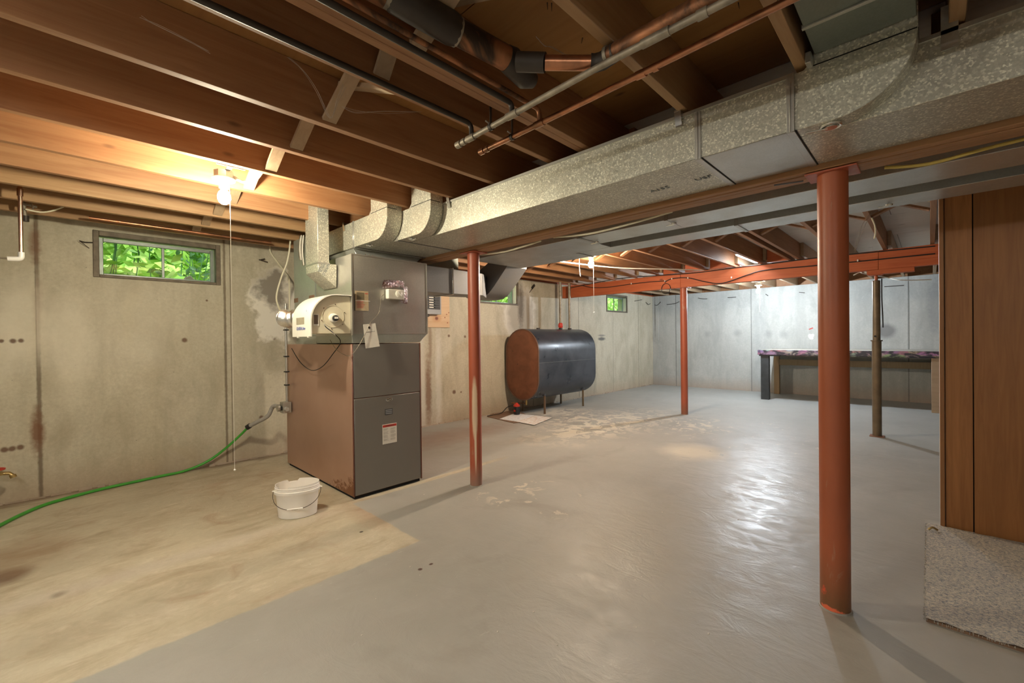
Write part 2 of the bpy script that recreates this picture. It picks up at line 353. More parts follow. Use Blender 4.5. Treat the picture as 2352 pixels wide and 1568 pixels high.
t = NT('foil_tape'); n = t.noise(30, 4, .6, 2); M_FOIL = t.done(t.mix(t.mr(n, .4, .6), (.22, .12, .11), (.5, .48, .5)), .2, .9, n, .9, .01)
t = NT('copper_pipe'); n = t.noise(6, 4, .6); M_COP = t.done(t.mix(t.mr(n, .42, .66), (.60, .27, .15), (.22, .12, .07)), .32, .9, n, .1, .002)
t = NT('old_copper'); n = t.noise(5, 5, .6, 1); M_COPD = t.done(t.mix(t.mr(n, .36, .6), (.52, .22, .10), (.045, .028, .018)), .5, .6, n, .15, .003)
M_GPIPE = plain('grey_old_pipe', (.30, .26, .20), .5, .5, .3, 20); M_CPIPE = plain('shiny_copper', (.72, .48, .36), .22, 1, .1, 8)
t = NT('red_steel_paint'); n = t.noise(3, 5, .6, 0, (1, 1, .4)); n2 = t.noise(11, 5, .7, .6, (1, 1, .25)); z = t.sep()[2]
c = t.mix(t.mr(n, .3, .7), (.44, .11, .055), (.34, .08, .04)); c = t.mix(t.mr(n2, .62, .70, 0, .5), c, (.42, .25, .16))
c = t.mix(t.mr(t.math('ADD', z, t.math('MULTIPLY', n2, .2)), .08, .3, .8, 0), c, (.22, .12, .07)); M_RED = t.done(c, .42, 0, n2, .12, .003)
t = NT('red_steel_dripped'); n = t.noise(3, 5, .6, 0, (1, 1, .4)); n2 = t.noise(11, 5, .7, .6, (1, 1, .25)); z = t.sep()[2]
c = t.mix(t.mr(n, .3, .7), (.42, .10, .05), (.33, .08, .04)); c = t.mix(t.mr(n2, .62, .70, 0, .5), c, (.42, .25, .16))
c = t.mix(t.blob((2.402, 2.764, .66), (.024, .024, .24), .2, .3), c, (.62, .47, .33)); c = t.mix(t.blob((2.405, 2.762, .36), (.007, .012, .22), .3, .1), c, (.66, .52, .38))
c = t.mix(t.mr(t.math('ADD', z, t.math('MULTIPLY', n2, .2)), .08, .3, .8, 0), c, (.30, .22, .17)); M_RED1 = t.done(c, .42, 0, n2, .12, .003)
t = NT('red_steel_big_post'); n = t.noise(3, 5, .6, 0, (1, 1, .4)); n2 = t.noise(14, 5, .7, .6, (1, 1, .18)); z = t.sep()[2]
c = t.mix(t.mr(n, .3, .7), (.42, .11, .045), (.29, .075, .03)); c = t.mix(t.mr(n2, .63, .70, 0, .6), c, (.40, .24, .16))
c = t.mix(t.mr(t.math('ADD', z, t.math('MULTIPLY', n2, .25)), .12, .42, .85, 0), c, (.16, .085, .035))
c = t.mix(t.blob((2.375, .375, .085), (.035, .028, .035), .15, .9, 40), c, (.72, .10, .04)); c = t.mix(t.blob((2.385, .33, .012), (.03, .05, .012), .15, .9, 40), c, (.78, .16, .07)); M_RED2 = t.done(c, .42, 0, n2, .2, .004)
t = NT('furnace_side_enamel'); y = t.sep(); n = t.noise(2, 3); n2 = t.noise(16, 5, .7, .5)
c = t.mix(t.mr(n, .3, .7), (.56, .37, .29), (.48, .30, .22))
rm = t.math('ADD', t.math('ADD', t.math('MULTIPLY', y[2], 3.2), t.math('MULTIPLY', y[1], 1.0)), t.math('MULTIPLY', t.math('SUBTRACT', n2, .5), 1.6))
c = t.mix(t.mr(rm, 3.62, 3.75, .95, 0), c, (.24, .10, .045)); M_FSIDE = t.done(c, .33, .55, n, .08, .01)
t = NT('furnace_front_enamel'); n = t.noise(2, 3); M_FFRONT = t.done(t.mix(n, (.20, .185, .165), (.23, .215, .195)), .36, .3, n, .06, .01)
M_FEDGE = plain('furnace_corner_edge', (.16, .065, .045), .35, .2)
t = NT('tank_end_rust'); n = t.noise(5, 5, .6, .6); n2 = t.noise(13, 4)
c = t.mix(t.mr(n, .3, .7), (.13, .045, .02), (.21, .078, .038)); c = t.mix(t.mr(n2, .70, .73, 0, .8), c, (.03, .015, .01)); c = t.mix(t.mr(n2, .27, .25, 0, .6), c, (.4, .3, .2)); M_TEND = t.done(c, .55, 0, n, .2, .004)
t = NT('tank_black_paint'); n = t.noise(3.5, 5, .6, .6); M_TANK = t.done(t.mix(t.mr(n, .35, .7), (.026, .032, .044), (.068, .075, .092)), t.mr(n, .3, .7, .25, .42), .1, n, .15, .006)
M_JACK = plain('jack_post_olive', (.17, .12, .07), .4, .2, .2, 9)
t = NT('bench_paint_splatter'); n = t.noise(5, 4, .6, 1.5, (1, 1, 2)); v = t.voro(7, (1, .6, 2), out='Color')
c = t.mix(t.mr(n, .45, .6), (.035, .03, .04), t.mix(.8, v, (.26, .17, .17))); M_BENCHF = t.done(c, .35, 0, n, .3, .004)
M_BENCHL = plain('bench_dark_leg', (.035, .04, .042), .5, 0, .4, 5)
M_BENCHT = plain('bench_top', (.48, .46, .40), .5, 0, .25, 6)
M_GREYBOX = plain('grey_panel_enamel', (.30, .31, .32), .4, .1, .05)
M_TAN = plain('drywall_edge', (.78, .78, .80), .6, 0, .03)
M_CARD = plain('brown_cardboard', (.22, .13, .08), .8, 0, .15, 8)
t = NT('newspaper'); n = t.noise(22, 3, .6, 0, (1, 4, 1)); M_NEWS = t.done(t.mix(t.mr(n, .52, .6, 0, .45), (.78, .76, .74), (.25, .30, .38)), .8)
t = NT('newspaper_orange'); n = t.noise(14, 3, .6, 0, (1, 3, 1)); M_NEWS2 = t.done(t.mix(t.mr(n, .54, .6, 0, .6), (.76, .71, .65), (.55, .28, .14)), .8)
t = NT('berber_carpet'); a = t.noise(130, 4, .75, .5, (1, .5, 1)); b = t.noise(95, 4, .7, .5, (.5, 1.2, 1)); g = t.noise(5, 4)
c = t.mix(t.mr(a, .40, .60), (.26, .28, .32), (.92, .84, .70)); c = t.mix(t.mr(b, .45, .62, 0, .6), c, (.86, .78, .66)); c = t.mix(t.mr(g, .5, .7, 0, .3), c, (.36, .36, .38)); M_CARP = t.done(c, .95, 0, t.math('ADD', a, b), 1.0, .012)
t = NT('leaf_green'); oi = t.noise(4, 3); M_LEAF = t.done(t.mix(t.mr(oi, .35, .65), (.22, .46, .05), (.62, .78, .20)), .5); t.b.inputs['Transmission Weight'].default_value = 0
M_LEAFB = plain('leaf_sunlit', (.55, .80, .22), .6, 0, .4, 4)
M_LEAFD = plain('leaf_dark', (.06, .16, .04), .5, 0, .4, 5); M_SOIL = plain('grass_ground', (.26, .42, .10), .9, 0, .3, 9); M_HEDGE = plain('sunlit_hedge', (.42, .66, .18), .8, 0, .5, 3)
M_WINF = plain('aluminium_window_frame', (.26, .29, .27), .4, .4, .15, 12); M_WINB = plain('rusty_steel_buck', (.16, .13, .095), .6, .3, .3, 14)
t = NT('window_glass'); g = t.n.new('ShaderNodeBsdfGlossy'); g.inputs['Roughness'].default_value = .02; tr = t.n.new('ShaderNodeBsdfTransparent'); tr.inputs[0].default_value = (.93, .97, .95, 1)
mxs = t.n.new('ShaderNodeMixShader'); fr = t.n.new('ShaderNodeMapRange'); lw_ = t.n.new('ShaderNodeLayerWeight'); t.l.new(lw_.outputs['Facing'], fr.inputs[0]); fr.inputs[1].default_value = .5; fr.inputs[2].default_value = 1.0; fr.inputs[3].default_value = .03; fr.inputs[4].default_value = .4
t.l.new(fr.outputs[0], mxs.inputs[0]); t.l.new(tr.outputs[0], mxs.inputs[1]); t.l.new(g.outputs[0], mxs.inputs[2]); t.l.new(mxs.outputs[0], t.n['Material Output'].inputs[0]); M_GLASS = t.m
def emis(name, col, st):
    t = NT(name); t.b.inputs['Emission Color'].default_value = (*col, 1); t.b.inputs['Emission Strength'].default_value = st
    t.b.inputs['Base Color'].default_value = (.9, .9, .9, 1); return t.m
M_E1 = emis('bulb_glow_warm', (1, .90, .66), P_B1); M_E2 = emis('bulb_glow_soft', (1, .82, .62), P_B2)
M_E3 = emis('bulb_glow_cool', (.80, .90, 1), P_B3); M_EF = emis('added_fill_glow', (1, .955, .84), P_FILL); M_ET = emis('tube_glow', (.85, .93, 1), P_TUBE)
def ST(o): o['kind'] = 'structure'; return o
# ---------------------------------------------------------------- room shell
WY, BX, RY, FX, PT = 5.22, 10.74, -3.4, -2.6, 2.30     # window wall, back wall, right, rear wall, top of concrete
ZC = 2.475
ST(MB().box(FX-.2, BX+.25, RY-.2, WY+.25, -.12, 0).build('floor', M_FLOOR))
wins = [(.199, 1.113), (4.66, 5.57), (8.483, 9.397)]; WZ0, WZ1 = 1.842, 2.222
b = MB(); xs = FX-.2
b.box(xs, BX+.25, WY, WY+.25, 0, WZ0); b.box(xs, BX+.25, WY, WY+.25, WZ1, PT)
for (a, c_) in wins: b.box(xs, a, WY, WY+.25, WZ0, WZ1); xs = c_
b.box(xs, BX+.25, WY, WY+.25, WZ0, WZ1); ST(b.build('wall_left', M_WL))
ST(MB().box(BX, BX+.25, RY-.2, WY, 0, PT).build('wall_back', M_WB))
ST(MB().box(FX-.2, FX, RY-.2, WY, 0, PT).build('wall_rear', M_WR))
ST(MB().box(FX, BX, RY-.2, RY, 0, PT).build('wall_right', M_WR))
# corner fillet pilaster of the pour at the far left corner
ST(MB().box(BX-.012, BX, WY-.16, WY, 0, PT).build('trim_corner', M_WB, bevel=.004))
# sill boards and rim on the walls
ST(MB().box(FX-.14, BX+.25, WY+.05, WY+.2, PT+.0, PT+.04).build('trim_sill_left', M_BEAM))
ST(MB().box(FX-.14, BX+.25, WY+.1, WY+.14, PT+.04, ZC+.02).build('trim_rim_left', M_JOIST))
ST(MB().box(BX+.145, BX+.185, RY, WY+.09, PT, ZC+.02).build('trim_rim_back', M_JOIST))
ST(MB().box(FX-.14, FX-.1, RY, WY, PT, ZC).build('trim_rim_rear', M_JOIST))
ST(MB().box(FX, BX, RY-.14, RY-.1, PT, ZC).build('trim_rim_right', M_JOIST))
# form joint ridges left by the concrete shuttering on the walls
for px in (88, 518):
    q = at_y(px, 800, WY); ST(MB().box(q.x-.008, q.x+.008, WY-.005, WY+.001, .03, PT-.06).build('trim_form_joint', M_WL))
for xx in (5.95, 7.4, 9.95): ST(MB().box(xx-.007, xx+.007, WY-.004, WY+.001, .03, PT-.04).build('trim_form_joint', M_WL))
for px in (1553, 1726, 1890, 2087):
    q = at_x(px, 800, BX); ST(MB().box(BX-.004, BX+.001, q.y-.007, q.y+.007, .03, PT-.04).build('trim_form_joint', M_WB))
# crumbly slab joint along the window wall
b = MB(); x = -1.2
while x < 10.6:
    l_ = random.uniform(.04, .13); h = random.uniform(.006, .022)
    if not (3.0 < x < 3.3): b.hexa([(x, WY-random.uniform(.01, .03), 0), (x+l_, WY-random.uniform(.01, .03), 0), (x+l_, WY, 0), (x, WY, 0)], [(x, WY-.006, h), (x+l_, WY-.006, h*.8), (x+l_, WY, h), (x, WY, h)])
    x += l_*random.uniform(.9, 1.7)
o = b.build('trim_slab_joint', M_WR); ST(o)
# ceiling: separate subfloor sheets over the joists
ceil = ST(MB().box(FX-.2, BX+.25, RY-.2, WY+.25, ZC+.02, ZC+.06).build('ceiling', M_PLY))
k = 0
x = FX
while x < BX+.1:
    x2 = min(x+1.22, BX+.14); y = RY - (.0 if k % 2 else 1.2)
    while y < WY+.1:
        y2 = min(y+2.44, WY+.14); ya = max(y, RY-.14)
        if y2-ya > .05: MB().box(x+.002, x2-.002, ya+.002, y2-.002, ZC+.001, ZC+.019).build('subfloor_sheet', M_PLYW if x > 2.2 else M_PLY, ceil)
        y = y2
        if y >= WY+.13: break
    x = x2; k += 1
    if x >= BX+.13: break
# ---------------------------------------------------------------- windows with wells and greenery
for i, (a, c_) in enumerate(wins):
    nm = 'window_%d' % (i+1)
    w_ = D.objects.new(nm, None); C.objects.link(w_); w_.location = ((a+c_)/2, WY, WZ0); w_['kind'] = 'structure'
    yf = WY+.035
    fr_ = MB()
    t_ = .028
    fr_.box(a-.012, a+t_, WY-.012, yf+.03, WZ0-.014, WZ1+.014); fr_.box(c_-t_, c_+.012, WY-.012, yf+.03, WZ0-.014, WZ1+.014)
    fr_.box(a+t_, c_-t_, WY-.012, yf+.03, WZ1-.03, WZ1+.014); fr_.box(a+t_, c_-t_, WY-.012, yf+.03, WZ0-.014, WZ0+.012)
    fr_.build('window_frame', M_WINB, w_, .003)
    y1 = WY+.085
    fr_ = MB(); fr_.box(a+t_, a+t_+.03, y1, y1+.03, WZ0+.012, WZ1-.03); fr_.box(c_-t_-.03, c_-t_, y1, y1+.03, WZ0+.012, WZ1-.03)
    fr_.box(a+t_+.03, c_-t_-.03, y1, y1+.03, WZ1-.065, WZ1-.03); fr_.box(a+t_+.03, c_-t_-.03, y1, y1+.03, WZ0+.012, WZ0+.034)
    mid = (a+c_)/2+.02
    fr_.build('sash', M_WINF, w_, .003)
    MB().box(mid-.011, mid+.011, y1+.004, y1+.022, WZ0+.034, WZ1-.065).build('mullion', M_WINF, w_, .003)
    MB().box(a+t_+.03, mid-.011, y1+.012, y1+.016, WZ0+.034, WZ1-.065).build('pane', M_GLASS, w_)
    MB().box(mid+.011, c_-t_-.03, y1+.012, y1+.016, WZ0+.034, WZ1-.065).build('pane', M_GLASS, w_)
    if i: MB().box(c_-t_-.012, c_-t_-.003, WY+.01, y1-.004, WZ0+.02, WZ1-.04).build('side_panel', M_WHITE, w_)
# outside ground and leafy plants
MB().box(-6, 40, WY+.25, 14, 1.60, 1.70).build('ground_outside', M_SOIL, kind='structure')
MB().box(-6, 40, 14, 14.1, 1.70, 9).build('wall_hedge_backing', M_HEDGE, kind='structure')
def foliage(cx, cy, rx, ry, z0, z1, n, size, mat, name, label, stems=True):
    t_ = thing(name, (cx, cy, 1.70), label, 'plant', 'plants outside the basement windows')
    b = MB()
    for _ in range(n):
        x = random.gauss(cx, rx); y = random.uniform(cy-ry, cy+ry); z = random.uniform(z0, z1)
        d = V3((random.uniform(-1, 1), random.uniform(-.5, .5), random.uniform(-.7, .5))).normalized(); s_ = d.cross(V3((random.uniform(-1, 1), random.uniform(-1, 1), random.uniform(-1, 1)))).normalized()
        L = size*random.uniform(.6, 1.3); W = L*.24; p = V3((x, y, z)); nr = d.cross(s_)*L*.08
        b.add([p, p+d*L*.5+s_*W, p+d*L, p+d*L*.5-s_*W, p+d*L*.5+nr], [(0, 4, 1), (1, 4, 2), (2, 4, 3), (3, 4, 0)])
    b.build('foliage', mat, t_, kind='stuff')
    b = MB()
    for _ in range(7):
        x = random.gauss(cx, rx*.7); y = random.uniform(cy-ry, cy+ry)
        b.tube(spline([(x, y, 1.70), (x+random.uniform(-.15, .15), y, (1.7+z1)/2), (x+random.uniform(-.4, .4), y, z1)], 4), .006, 5)
    b.build('stem', M_LEAFD, t_)
    return t_
foliage(.25, 6.05, .35, .35, 1.72, 3.0, 520, .16, M_LEAF, 'leafy_shrub', 'light green shrub seen through the left pane of the window nearest the hose')
foliage(1.35, 6.7, .4, .4, 1.72, 3.2, 520, .10, M_LEAFD, 'dark_shrub', 'dark fine-leaved shrub seen through the right pane of the window nearest the hose')
foliage(6.9, 6.9, .5, .25, 1.72, 3.2, 230, .17, M_LEAFB, 'leafy_shrub', 'light green shrub outside the middle window behind the duct bend')
foliage(11.9, 7.0, .6, .25, 1.72, 3.2, 230, .17, M_LEAFB, 'leafy_shrub', 'light green shrub outside the small far window near the corner')
foliage(1.5, 9.0, .75, .5, 1.72, 5.0, 1500, .35, M_LEAF, 'tall_shrub', 'tall bright green bushes at the back of the yard by the first window')
foliage(8.2, 8.0, .7, .5, 1.72, 5.0, 1500, .35, M_LEAF, 'tall_shrub', 'tall bright green bushes at the back of the yard by the middle window')
foliage(14.2, 8.2, .9, .5, 1.72, 5.0, 700, .35, M_LEAFB, 'tall_shrub', 'tall bright green bushes at the back of the yard by the far window')
b = MB()
q = at_y(434, 640, WY+.36)
b.prism([(q.x-.07, 1.70), (q.x+.10, 1.70), (q.x+.05, q.z-.01), (q.x+.01, q.z+.035), (q.x-.035, q.z+.01)], 'y', WY+.34, WY+.42)
tag(b.build('garden_stone', M_WR, bevel=.006), 'tan pointed stone leaning outside the first window pane', 'stone')
# ---------------------------------------------------------------- joists
ORD = ['first', 'second', 'third', 'fourth', 'fifth', 'sixth', 'seventh', 'eighth', 'ninth', 'tenth', 'eleventh', 'twelfth', 'thirteenth', 'fourteenth', 'fifteenth', 'sixteenth', 'seventeenth', 'eighteenth', 'nineteenth', 'twentieth', 'twenty-first', 'twenty-second', 'twenty-third']
near = [4.887, 4.475, 4.06, 3.645, 3.23, 2.79, 2.387, 1.984, 1.515, 1.308, 1.27, .756, .32, -.086, -.49, -.9, -1.31, -1.72, -2.13, -2.54, -2.95]
for i, y in enumerate(near):
    o = MB().box(FX-.08, 2.56 if y != 1.308 else 2.5, y, y+.038, 2.24, ZC).build('floor_joist', M_JOISTB if .9 > y or y > 4 else M_JOIST, bevel=.002)
    tag(o, 'brown ceiling joist in the furnace bay, %s from the window wall' % ORD[i], 'joist', 'ceiling joists in the furnace bay')
midj = [4.85, 4.44, 4.02, 3.60, 3.19, 2.83, 2.45, 2.04, 1.68, 1.335, 1.235, .80, .36, -.047, -.45, -.86, -1.27, -1.68, -2.09, -2.5, -2.91]
for i, y in enumerate(midj):
    o = MB().box(2.33, 7.05, y, y+.038, 2.262, ZC).build('floor_joist', M_JOIST, bevel=.002)
    tag(o, 'reddish ceiling joist over the oil tank bay, %s from the window wall' % ORD[i], 'joist', 'ceiling joists over the oil tank bay')
for i, y in enumerate(midj):
    o = MB().box(6.82, BX+.08, y-.04, y-.002, 2.302, ZC).build('floor_joist', M_STRUT, bevel=.002)
    tag(o, 'pale ceiling joist over the workbench bay, %s from the window wall' % ORD[i], 'joist', 'ceiling joists over the workbench bay')
# cross bridging
def bridging(x, ys, z0, mat, where, lim):
    ys = sorted([y for y in ys if lim[0] < y < lim[1]])
    n_ = 0
    for a, c_ in zip(ys, ys[1:]):
        if c_-a < .15 : continue
        ya, yb = a+.038, c_
        for s_, (p, q) in enumerate((((x, yb-.004, z0+.02), (x, ya+.004, ZC-.025)), ((x+.075, ya+.004, z0+.02), (x+.075, yb-.004, ZC-.025)))):
            o = MB().beam(p, q, .062, .018, (0, 0, 1)).build('bridging_strut', mat)
            tag(o, '%s wooden strut %s, %s pair counted from the right' % ('rear' if s_ else 'front', where, ORD[n_]), 'strut', 'cross bridging between the joists')
        n_ += 1
bridging(.86, near, 2.24, M_STRUT, 'between furnace bay joists', (-.3, 5)); bridging(4.95, midj, 2.262, M_JOIST, 'between tank bay joists', (-.2, 5))
# solid blocks over the far beam
for i, (a, c_) in enumerate(zip(midj[2:12], midj[3:13])):
    if a-c_ > .2 and i in (2, 3, 4, 6): tag(MB().box(6.86, 6.9, c_+.04, a-.045, 2.27, 2.45).build('wood_block', M_BEAM), 'red-brown block between joists on the far beam, %s from the tank side' % ORD[i], 'block', 'blocking on the far beam')
# ---------------------------------------------------------------- beams
g = thing('main_girder', (2.44, .5, 1.985), 'brown laminated wooden girder of four planks beneath the long ducts', 'beam')
for k in range(4): MB().box(2.360+.04*k, 2.398+.04*k, RY, WY-.02, 1.985+(.004 if k in (0, 3) else 0), 2.238).build('plank', M_GIRD, g, .003)
g = thing('far_beam', (6.9, 1.5, 2.03), 'orange-red wooden beam with black wires, crossing above the oil tank', 'beam')
yy = [RY, .39, 2.86, WY-.01]
for k in range(2):
    ys = [RY, .44, 2.86, WY-.005] if k == 0 else [RY, 1.6, WY-.005]
    for a, c_ in zip(ys, ys[1:]): MB().box(6.855+.045*k, 6.897+.045*k, a+.001, c_-.001, 2.03, 2.26).build('plank', M_BEAM, g, .003)
MB().box(6.85, 6.945, .12, .55, 1.975, 2.029).build('block', M_BEAM, g, .003)
# ---------------------------------------------------------------- columns
def column(x, y, r, z1, mat, label, plate=(.11, .19)):
    t_ = thing('steel_column', (x, y, 0), label, 'column', 'red steel columns')
    MB().lathe([(r, .006), (r, z1-.008)], (x, y, 0), 40).build('shaft', mat, t_)
    MB().box(x-plate[0]/2-.02, x+plate[0]/2+.02, y-plate[1]/2, y+plate[1]/2, z1-.008, z1).build('top_plate', M_RED, t_, .002)
    MB().lathe([(r+.006, 0), (r+.005, .004), (r+.001, .006)], (x, y, 0), 28).build('base_ring', M_FLOOR, t_)
    return t_
t_ = column(2.44, .315, .058, 1.985, M_RED2, 'thick brown-red steel column nearest the carpet, with orange paint smear at foot')
MB().beam((2.40, .42, 1.966), (2.36, .53, 1.964), .012, .004).build('bent_nail_plate', M_BLKIRON, t_)
column(2.44, 2.80, .052, 1.985, M_RED1, 'red steel column beside the furnace with pale paint drip')
column(6.9, 2.83, .053, 2.03, M_RED, 'slim red steel column between the oil tank and the workbench')
t_ = thing('jack_post', (6.9, .465, 0), 'olive brown telescoping jack post in front of the workbench', 'post')
MB().lathe([(.046, .008), (.046, 1.16), (.052, 1.162), (.052, 1.175), (.04, 1.178)], (6.9, .465, 0), 28).build('outer_tube', M_JACK, t_)
MB().lathe([(.038, 1.1), (.038, 1.90), (.03, 1.905)], (6.9, .465, 0), 28).build('inner_tube', M_JACK, t_)
MB().lathe([(.016, 1.90), (.016, 1.965)], (6.9, .465, 0), 12).build('screw', M_BEAM, t_)
MB().box(6.84, 6.96, .40, .53, 1.965, 1.974).build('top_plate', M_BEAM, t_)
MB().box(6.83, 6.97, .395, .535, 0, .008).build('base_plate', M_RED, t_)
MB().tube([(6.9, .408, 1.17), (6.9, .522, 1.17)], .008, 8).build('pin', M_BLKIRON, t_)
q = at_x(2010, 772, 6.853); MB().tube([(6.852, q.y, q.z), (6.862, q.y, q.z)], .011, 10).build('pin_hole', M_BLK, t_)
# ---------------------------------------------------------------- partition (right) with brown panelling
pt = ST(MB().box(3.927, 4.015, RY, -.052, 0, 2.235).build('wall_partition', M_TAN))
ys = [-.069, -.195, -.50, -.60, -.90, -1.2, -1.42, -1.8, -2.1, -2.42, -2.8, -3.1, -3.39]
for a, c_ in zip(ys, ys[1:]): MB().box(3.914, 3.9248, c_+.0025, a-.0025, .004, 2.235).build('panel', M_PANEL, pt, .0015)
MB().box(3.9252, 3.9262, RY+.01, -.07, .01, 2.23).build('groove_backing', M_GAP, pt)
MB().box(3.9, 3.925, -.0685, -.046, .0, 2.235).build('corner_trim', M_TRIM, pt, .003)
MB().box(3.925, 4.015, -.0515, -.046, 0, 2.235).build('drywall_edge', M_TAN, pt, .001)
MB().box(3.93, 4.01, -.0515, -.02, 2.236, 2.262).build('top_nailer', M_STRUT, pt)
# ---------------------------------------------------------------- carpet remnant
b = MB(); N = 60
cx0, cx1, cy0, cy1 = 2.585, 3.895, -1.7, .019
vs = []; fs = []
for i in range(N+1):
    for j in range(N+1):
        x = cx0+(cx1-cx0)*i/N; y = cy0+(cy1-cy0)*j/N
        if j == N: y += random.uniform(-.006, .004)
        if i == 0: x += random.uniform(-.004, .004)
        vs.append((x, y, .015+random.uniform(-.002, .0025)+(.006*max(0, 1-i/8)*max(0, math.sin(j*.9))**2)))
for i in range(N):
    for j in range(N): a = i*(N+1)+j; fs.append((a, a+N+1, a+N+2, a+1))
b.add(vs, fs, True)
t_ = thing('carpet_remnant', (3.2, -.8, 0), 'speckled grey and tan carpet remnant beside the panelled partition', 'carpet')
b.build('pile', M_CARP, t_)
e = MB(); e.box(cx0+.001, cx1, cy0, cy1-.004, 0.0, .0115); e.build('backing', M_CARD, t_)
b = MB()
for k in range(260):
    y = random.uniform(cy0, cy1); b.tube([(cx0+.004, y, .013), (cx0-random.uniform(.001, .006), y+random.uniform(-.003, .003), random.uniform(.004, .010))], .0011, 4)
for k in range(260):
    x = random.uniform(cx0, cx1); b.tube([(x, cy1-.004, .013), (x+random.uniform(-.004, .004), cy1+random.uniform(.001, .007), random.uniform(.003, .010))], .0013, 4)
b.build('frayed_fringe', M_CARP, t_, kind='stuff')
q = at_z(2142, 1213, .03)
t_ = tag(MB().tube(spline([q+V3((-.01, .02, -.01)), q+V3((0, 0, .006)), q+V3((.012, -.022, -.008))], 4), .006, 8).build('brass_clip', M_BRASS), 'small brass clip lying on the corner of the carpet remnant', 'clip')
# ---------------------------------------------------------------- main duct (near side of girder)
DZ0, DZ1 = 2.012, 2.222
d = thing('supply_duct', (2.1, .5, DZ0), 'long spangled galvanised metal duct hung beside the main girder', 'duct')
def duct(x0, x1, y0, y1, mat=M_GALV, p=None, z0=DZ0, z1=DZ1, nm='duct_section'): return MB().box(x0, x1, y0, y1, z0, z1).build(nm, mat, p or d, .002)
duct(1.66, 2.352, 3.39, 3.93); duct(1.79, 2.352, 2.943, 3.388); duct(1.90, 2.352, .712, 2.941)
duct(1.90, 2.352, .372, .710); duct(1.985, 2.352, RY+.02, .370)
def cleat(x0, x1, y, pos=1):
    b = MB(); b.box(x0-.004, x0, y-.013, y+.013, DZ0-.004, DZ1+.004); b.box(x0, x1, y-.013, y+.013, DZ0-.0045, DZ0-.0005); b.box(x0-.007, x0-.004, y-.001, y+.002, DZ0-.004, DZ1-.01)
    b.build('seam_cleat', M_GALV2, d, .001)
    MB().box(x0, x1, y-.018, y-.0135, DZ0-.002, DZ0-.0008).build('seam_gap', M_GAP, d)
cleat(1.9, 2.352, .711); cleat(1.9, 2.352, .371); cleat(1.79, 2.352, 2.942); cleat(1.66, 2.352, 3.389)
MB().box(1.893, 1.9, .38, 2.93, DZ1-.012, DZ1+.002).build('top_flange', M_GALV2, d)
MB().box(1.978, 1.985, -3.3, .36, DZ1-.012, DZ1+.002).build('top_flange', M_GALV2, d)
# shallow cross break on the square panel between the two seams
b = MB(); zc = DZ0-.006; z_ = DZ0-.0006
b.add([(1.905, .385, z_), (2.35, .385, z_), (2.35, .695, z_), (1.905, .695, z_), (2.12, .54, zc)], [(0, 1, 4), (1, 2, 4), (2, 3, 4), (3, 0, 4)]); b.build('cross_break', M_GALV2, d)
def elbow(xa, xb, y0, yo, yi, R, ztop, nm='branch_elbow'):
    # outline in the y,z plane: along the duct bottom, quarter bend up into the joist space
    pts = [(y0, DZ0)]; yc = yo+R
    for k in range(13):
        a = math.pi/2*k/12; pts.append((yc-R*math.sin(a), DZ0+R*(1-math.cos(a))*(ztop-.14-DZ0)/R if False else DZ0+R-R*math.cos(a)))
    pts += [(yo, ztop), (yi, ztop), (yi, DZ1+.03), (yi+.03, DZ1), (y0, DZ1)]
    return MB().prism(pts, 'x', xa, xb, True).build(nm, M_GALV, d, .0015)
def damper(x, y, zz=DZ0):
    b = MB(); b.lathe([(.020, -.016), (.024, -.006), (.016, 0)], (x, y, zz-.001), 18); b.build('damper_hub', M_CHROME, d)
    b = MB(); b.tube([(x, y, zz-.016), (x-.002, y-.035, zz-.022), (x-.004, y-.07, zz-.014)], .006, 8); b.build('damper_handle', M_CHROME, d)
elbow(1.66, 1.785, 3.388, 2.86, 3.10, .17, 2.42); elbow(1.79, 1.895, 2.941, 2.50, 2.74, .17, 2.42); elbow(1.902, 1.982, .370, .022, .30, .215, 2.46)
for (xa, yo, yi) in ((1.66, 2.86, 3.10), (1.79, 2.50, 2.74), (1.902, .022, .30)): MB().box(xa-.0012, xa-.0002, yo+.002, yi+.0, DZ1+.002, DZ1+.006).build('seam_line', M_GAP, d); MB().box(xa, xa+.08, yo-.0015, yo-.0003, DZ1+.0, DZ1+.004).build('seam_line', M_GAP, d)
damper(1.70, 3.21); damper(1.82, 2.79)
b = MB(); b.tube([(1.945+.03*math.cos(a), .255+.03*math.sin(a), DZ0-.004) for a in [k*math.pi/10 for k in range(21)]], .006, 8, False); b.tube([(1.945, .265, DZ0-.01), (1.93, .33, DZ0-.01)], .004, 8); b.lathe([(.02, -.012), (.02, 0)], (1.945, .255, DZ0), 16)
b.build('damper_handle', M_CHROME, d)
# branch duct piece continuing up and over, with collar
MB().box(1.86, 1.999, .30, .318, 2.223, 2.262).build('collar', M_GALV2, d, .002)
for (x, y) in ((1.893, .775), (1.655, 3.53), (1.893, 2.41)):
    b = MB(); b.hexa([(x-.003, y, DZ1-.05), (x, y, DZ1-.05), (x, y+.028, DZ1-.05), (x-.003, y+.028, DZ1-.05)], [(x-.012, y+.004, 2.244), (x-.009, y+.004, 2.244), (x-.009, y+.032, 2.244), (x-.012, y+.032, 2.244)])
    b.box(x-.012, x+.03, y+.004, y+.032, 2.2365, 2.2385); b.build('hanger_strap', M_CHROME, d)
MB().box(1.978, 1.984, -.07, -.03, 2.16, 2.30).build('hanger_strap', M_GALV2, d)
text('A155', .05, (2.15, 1.0, DZ0-.0008), (0, -1, 0), (-1, 0, 0), M_STAMP, d, 'stamp'); text('USF', .05, (2.15, .78, DZ0-.0008), (0, -1, 0), (-1, 0, 0), M_STAMP, d, 'stamp')
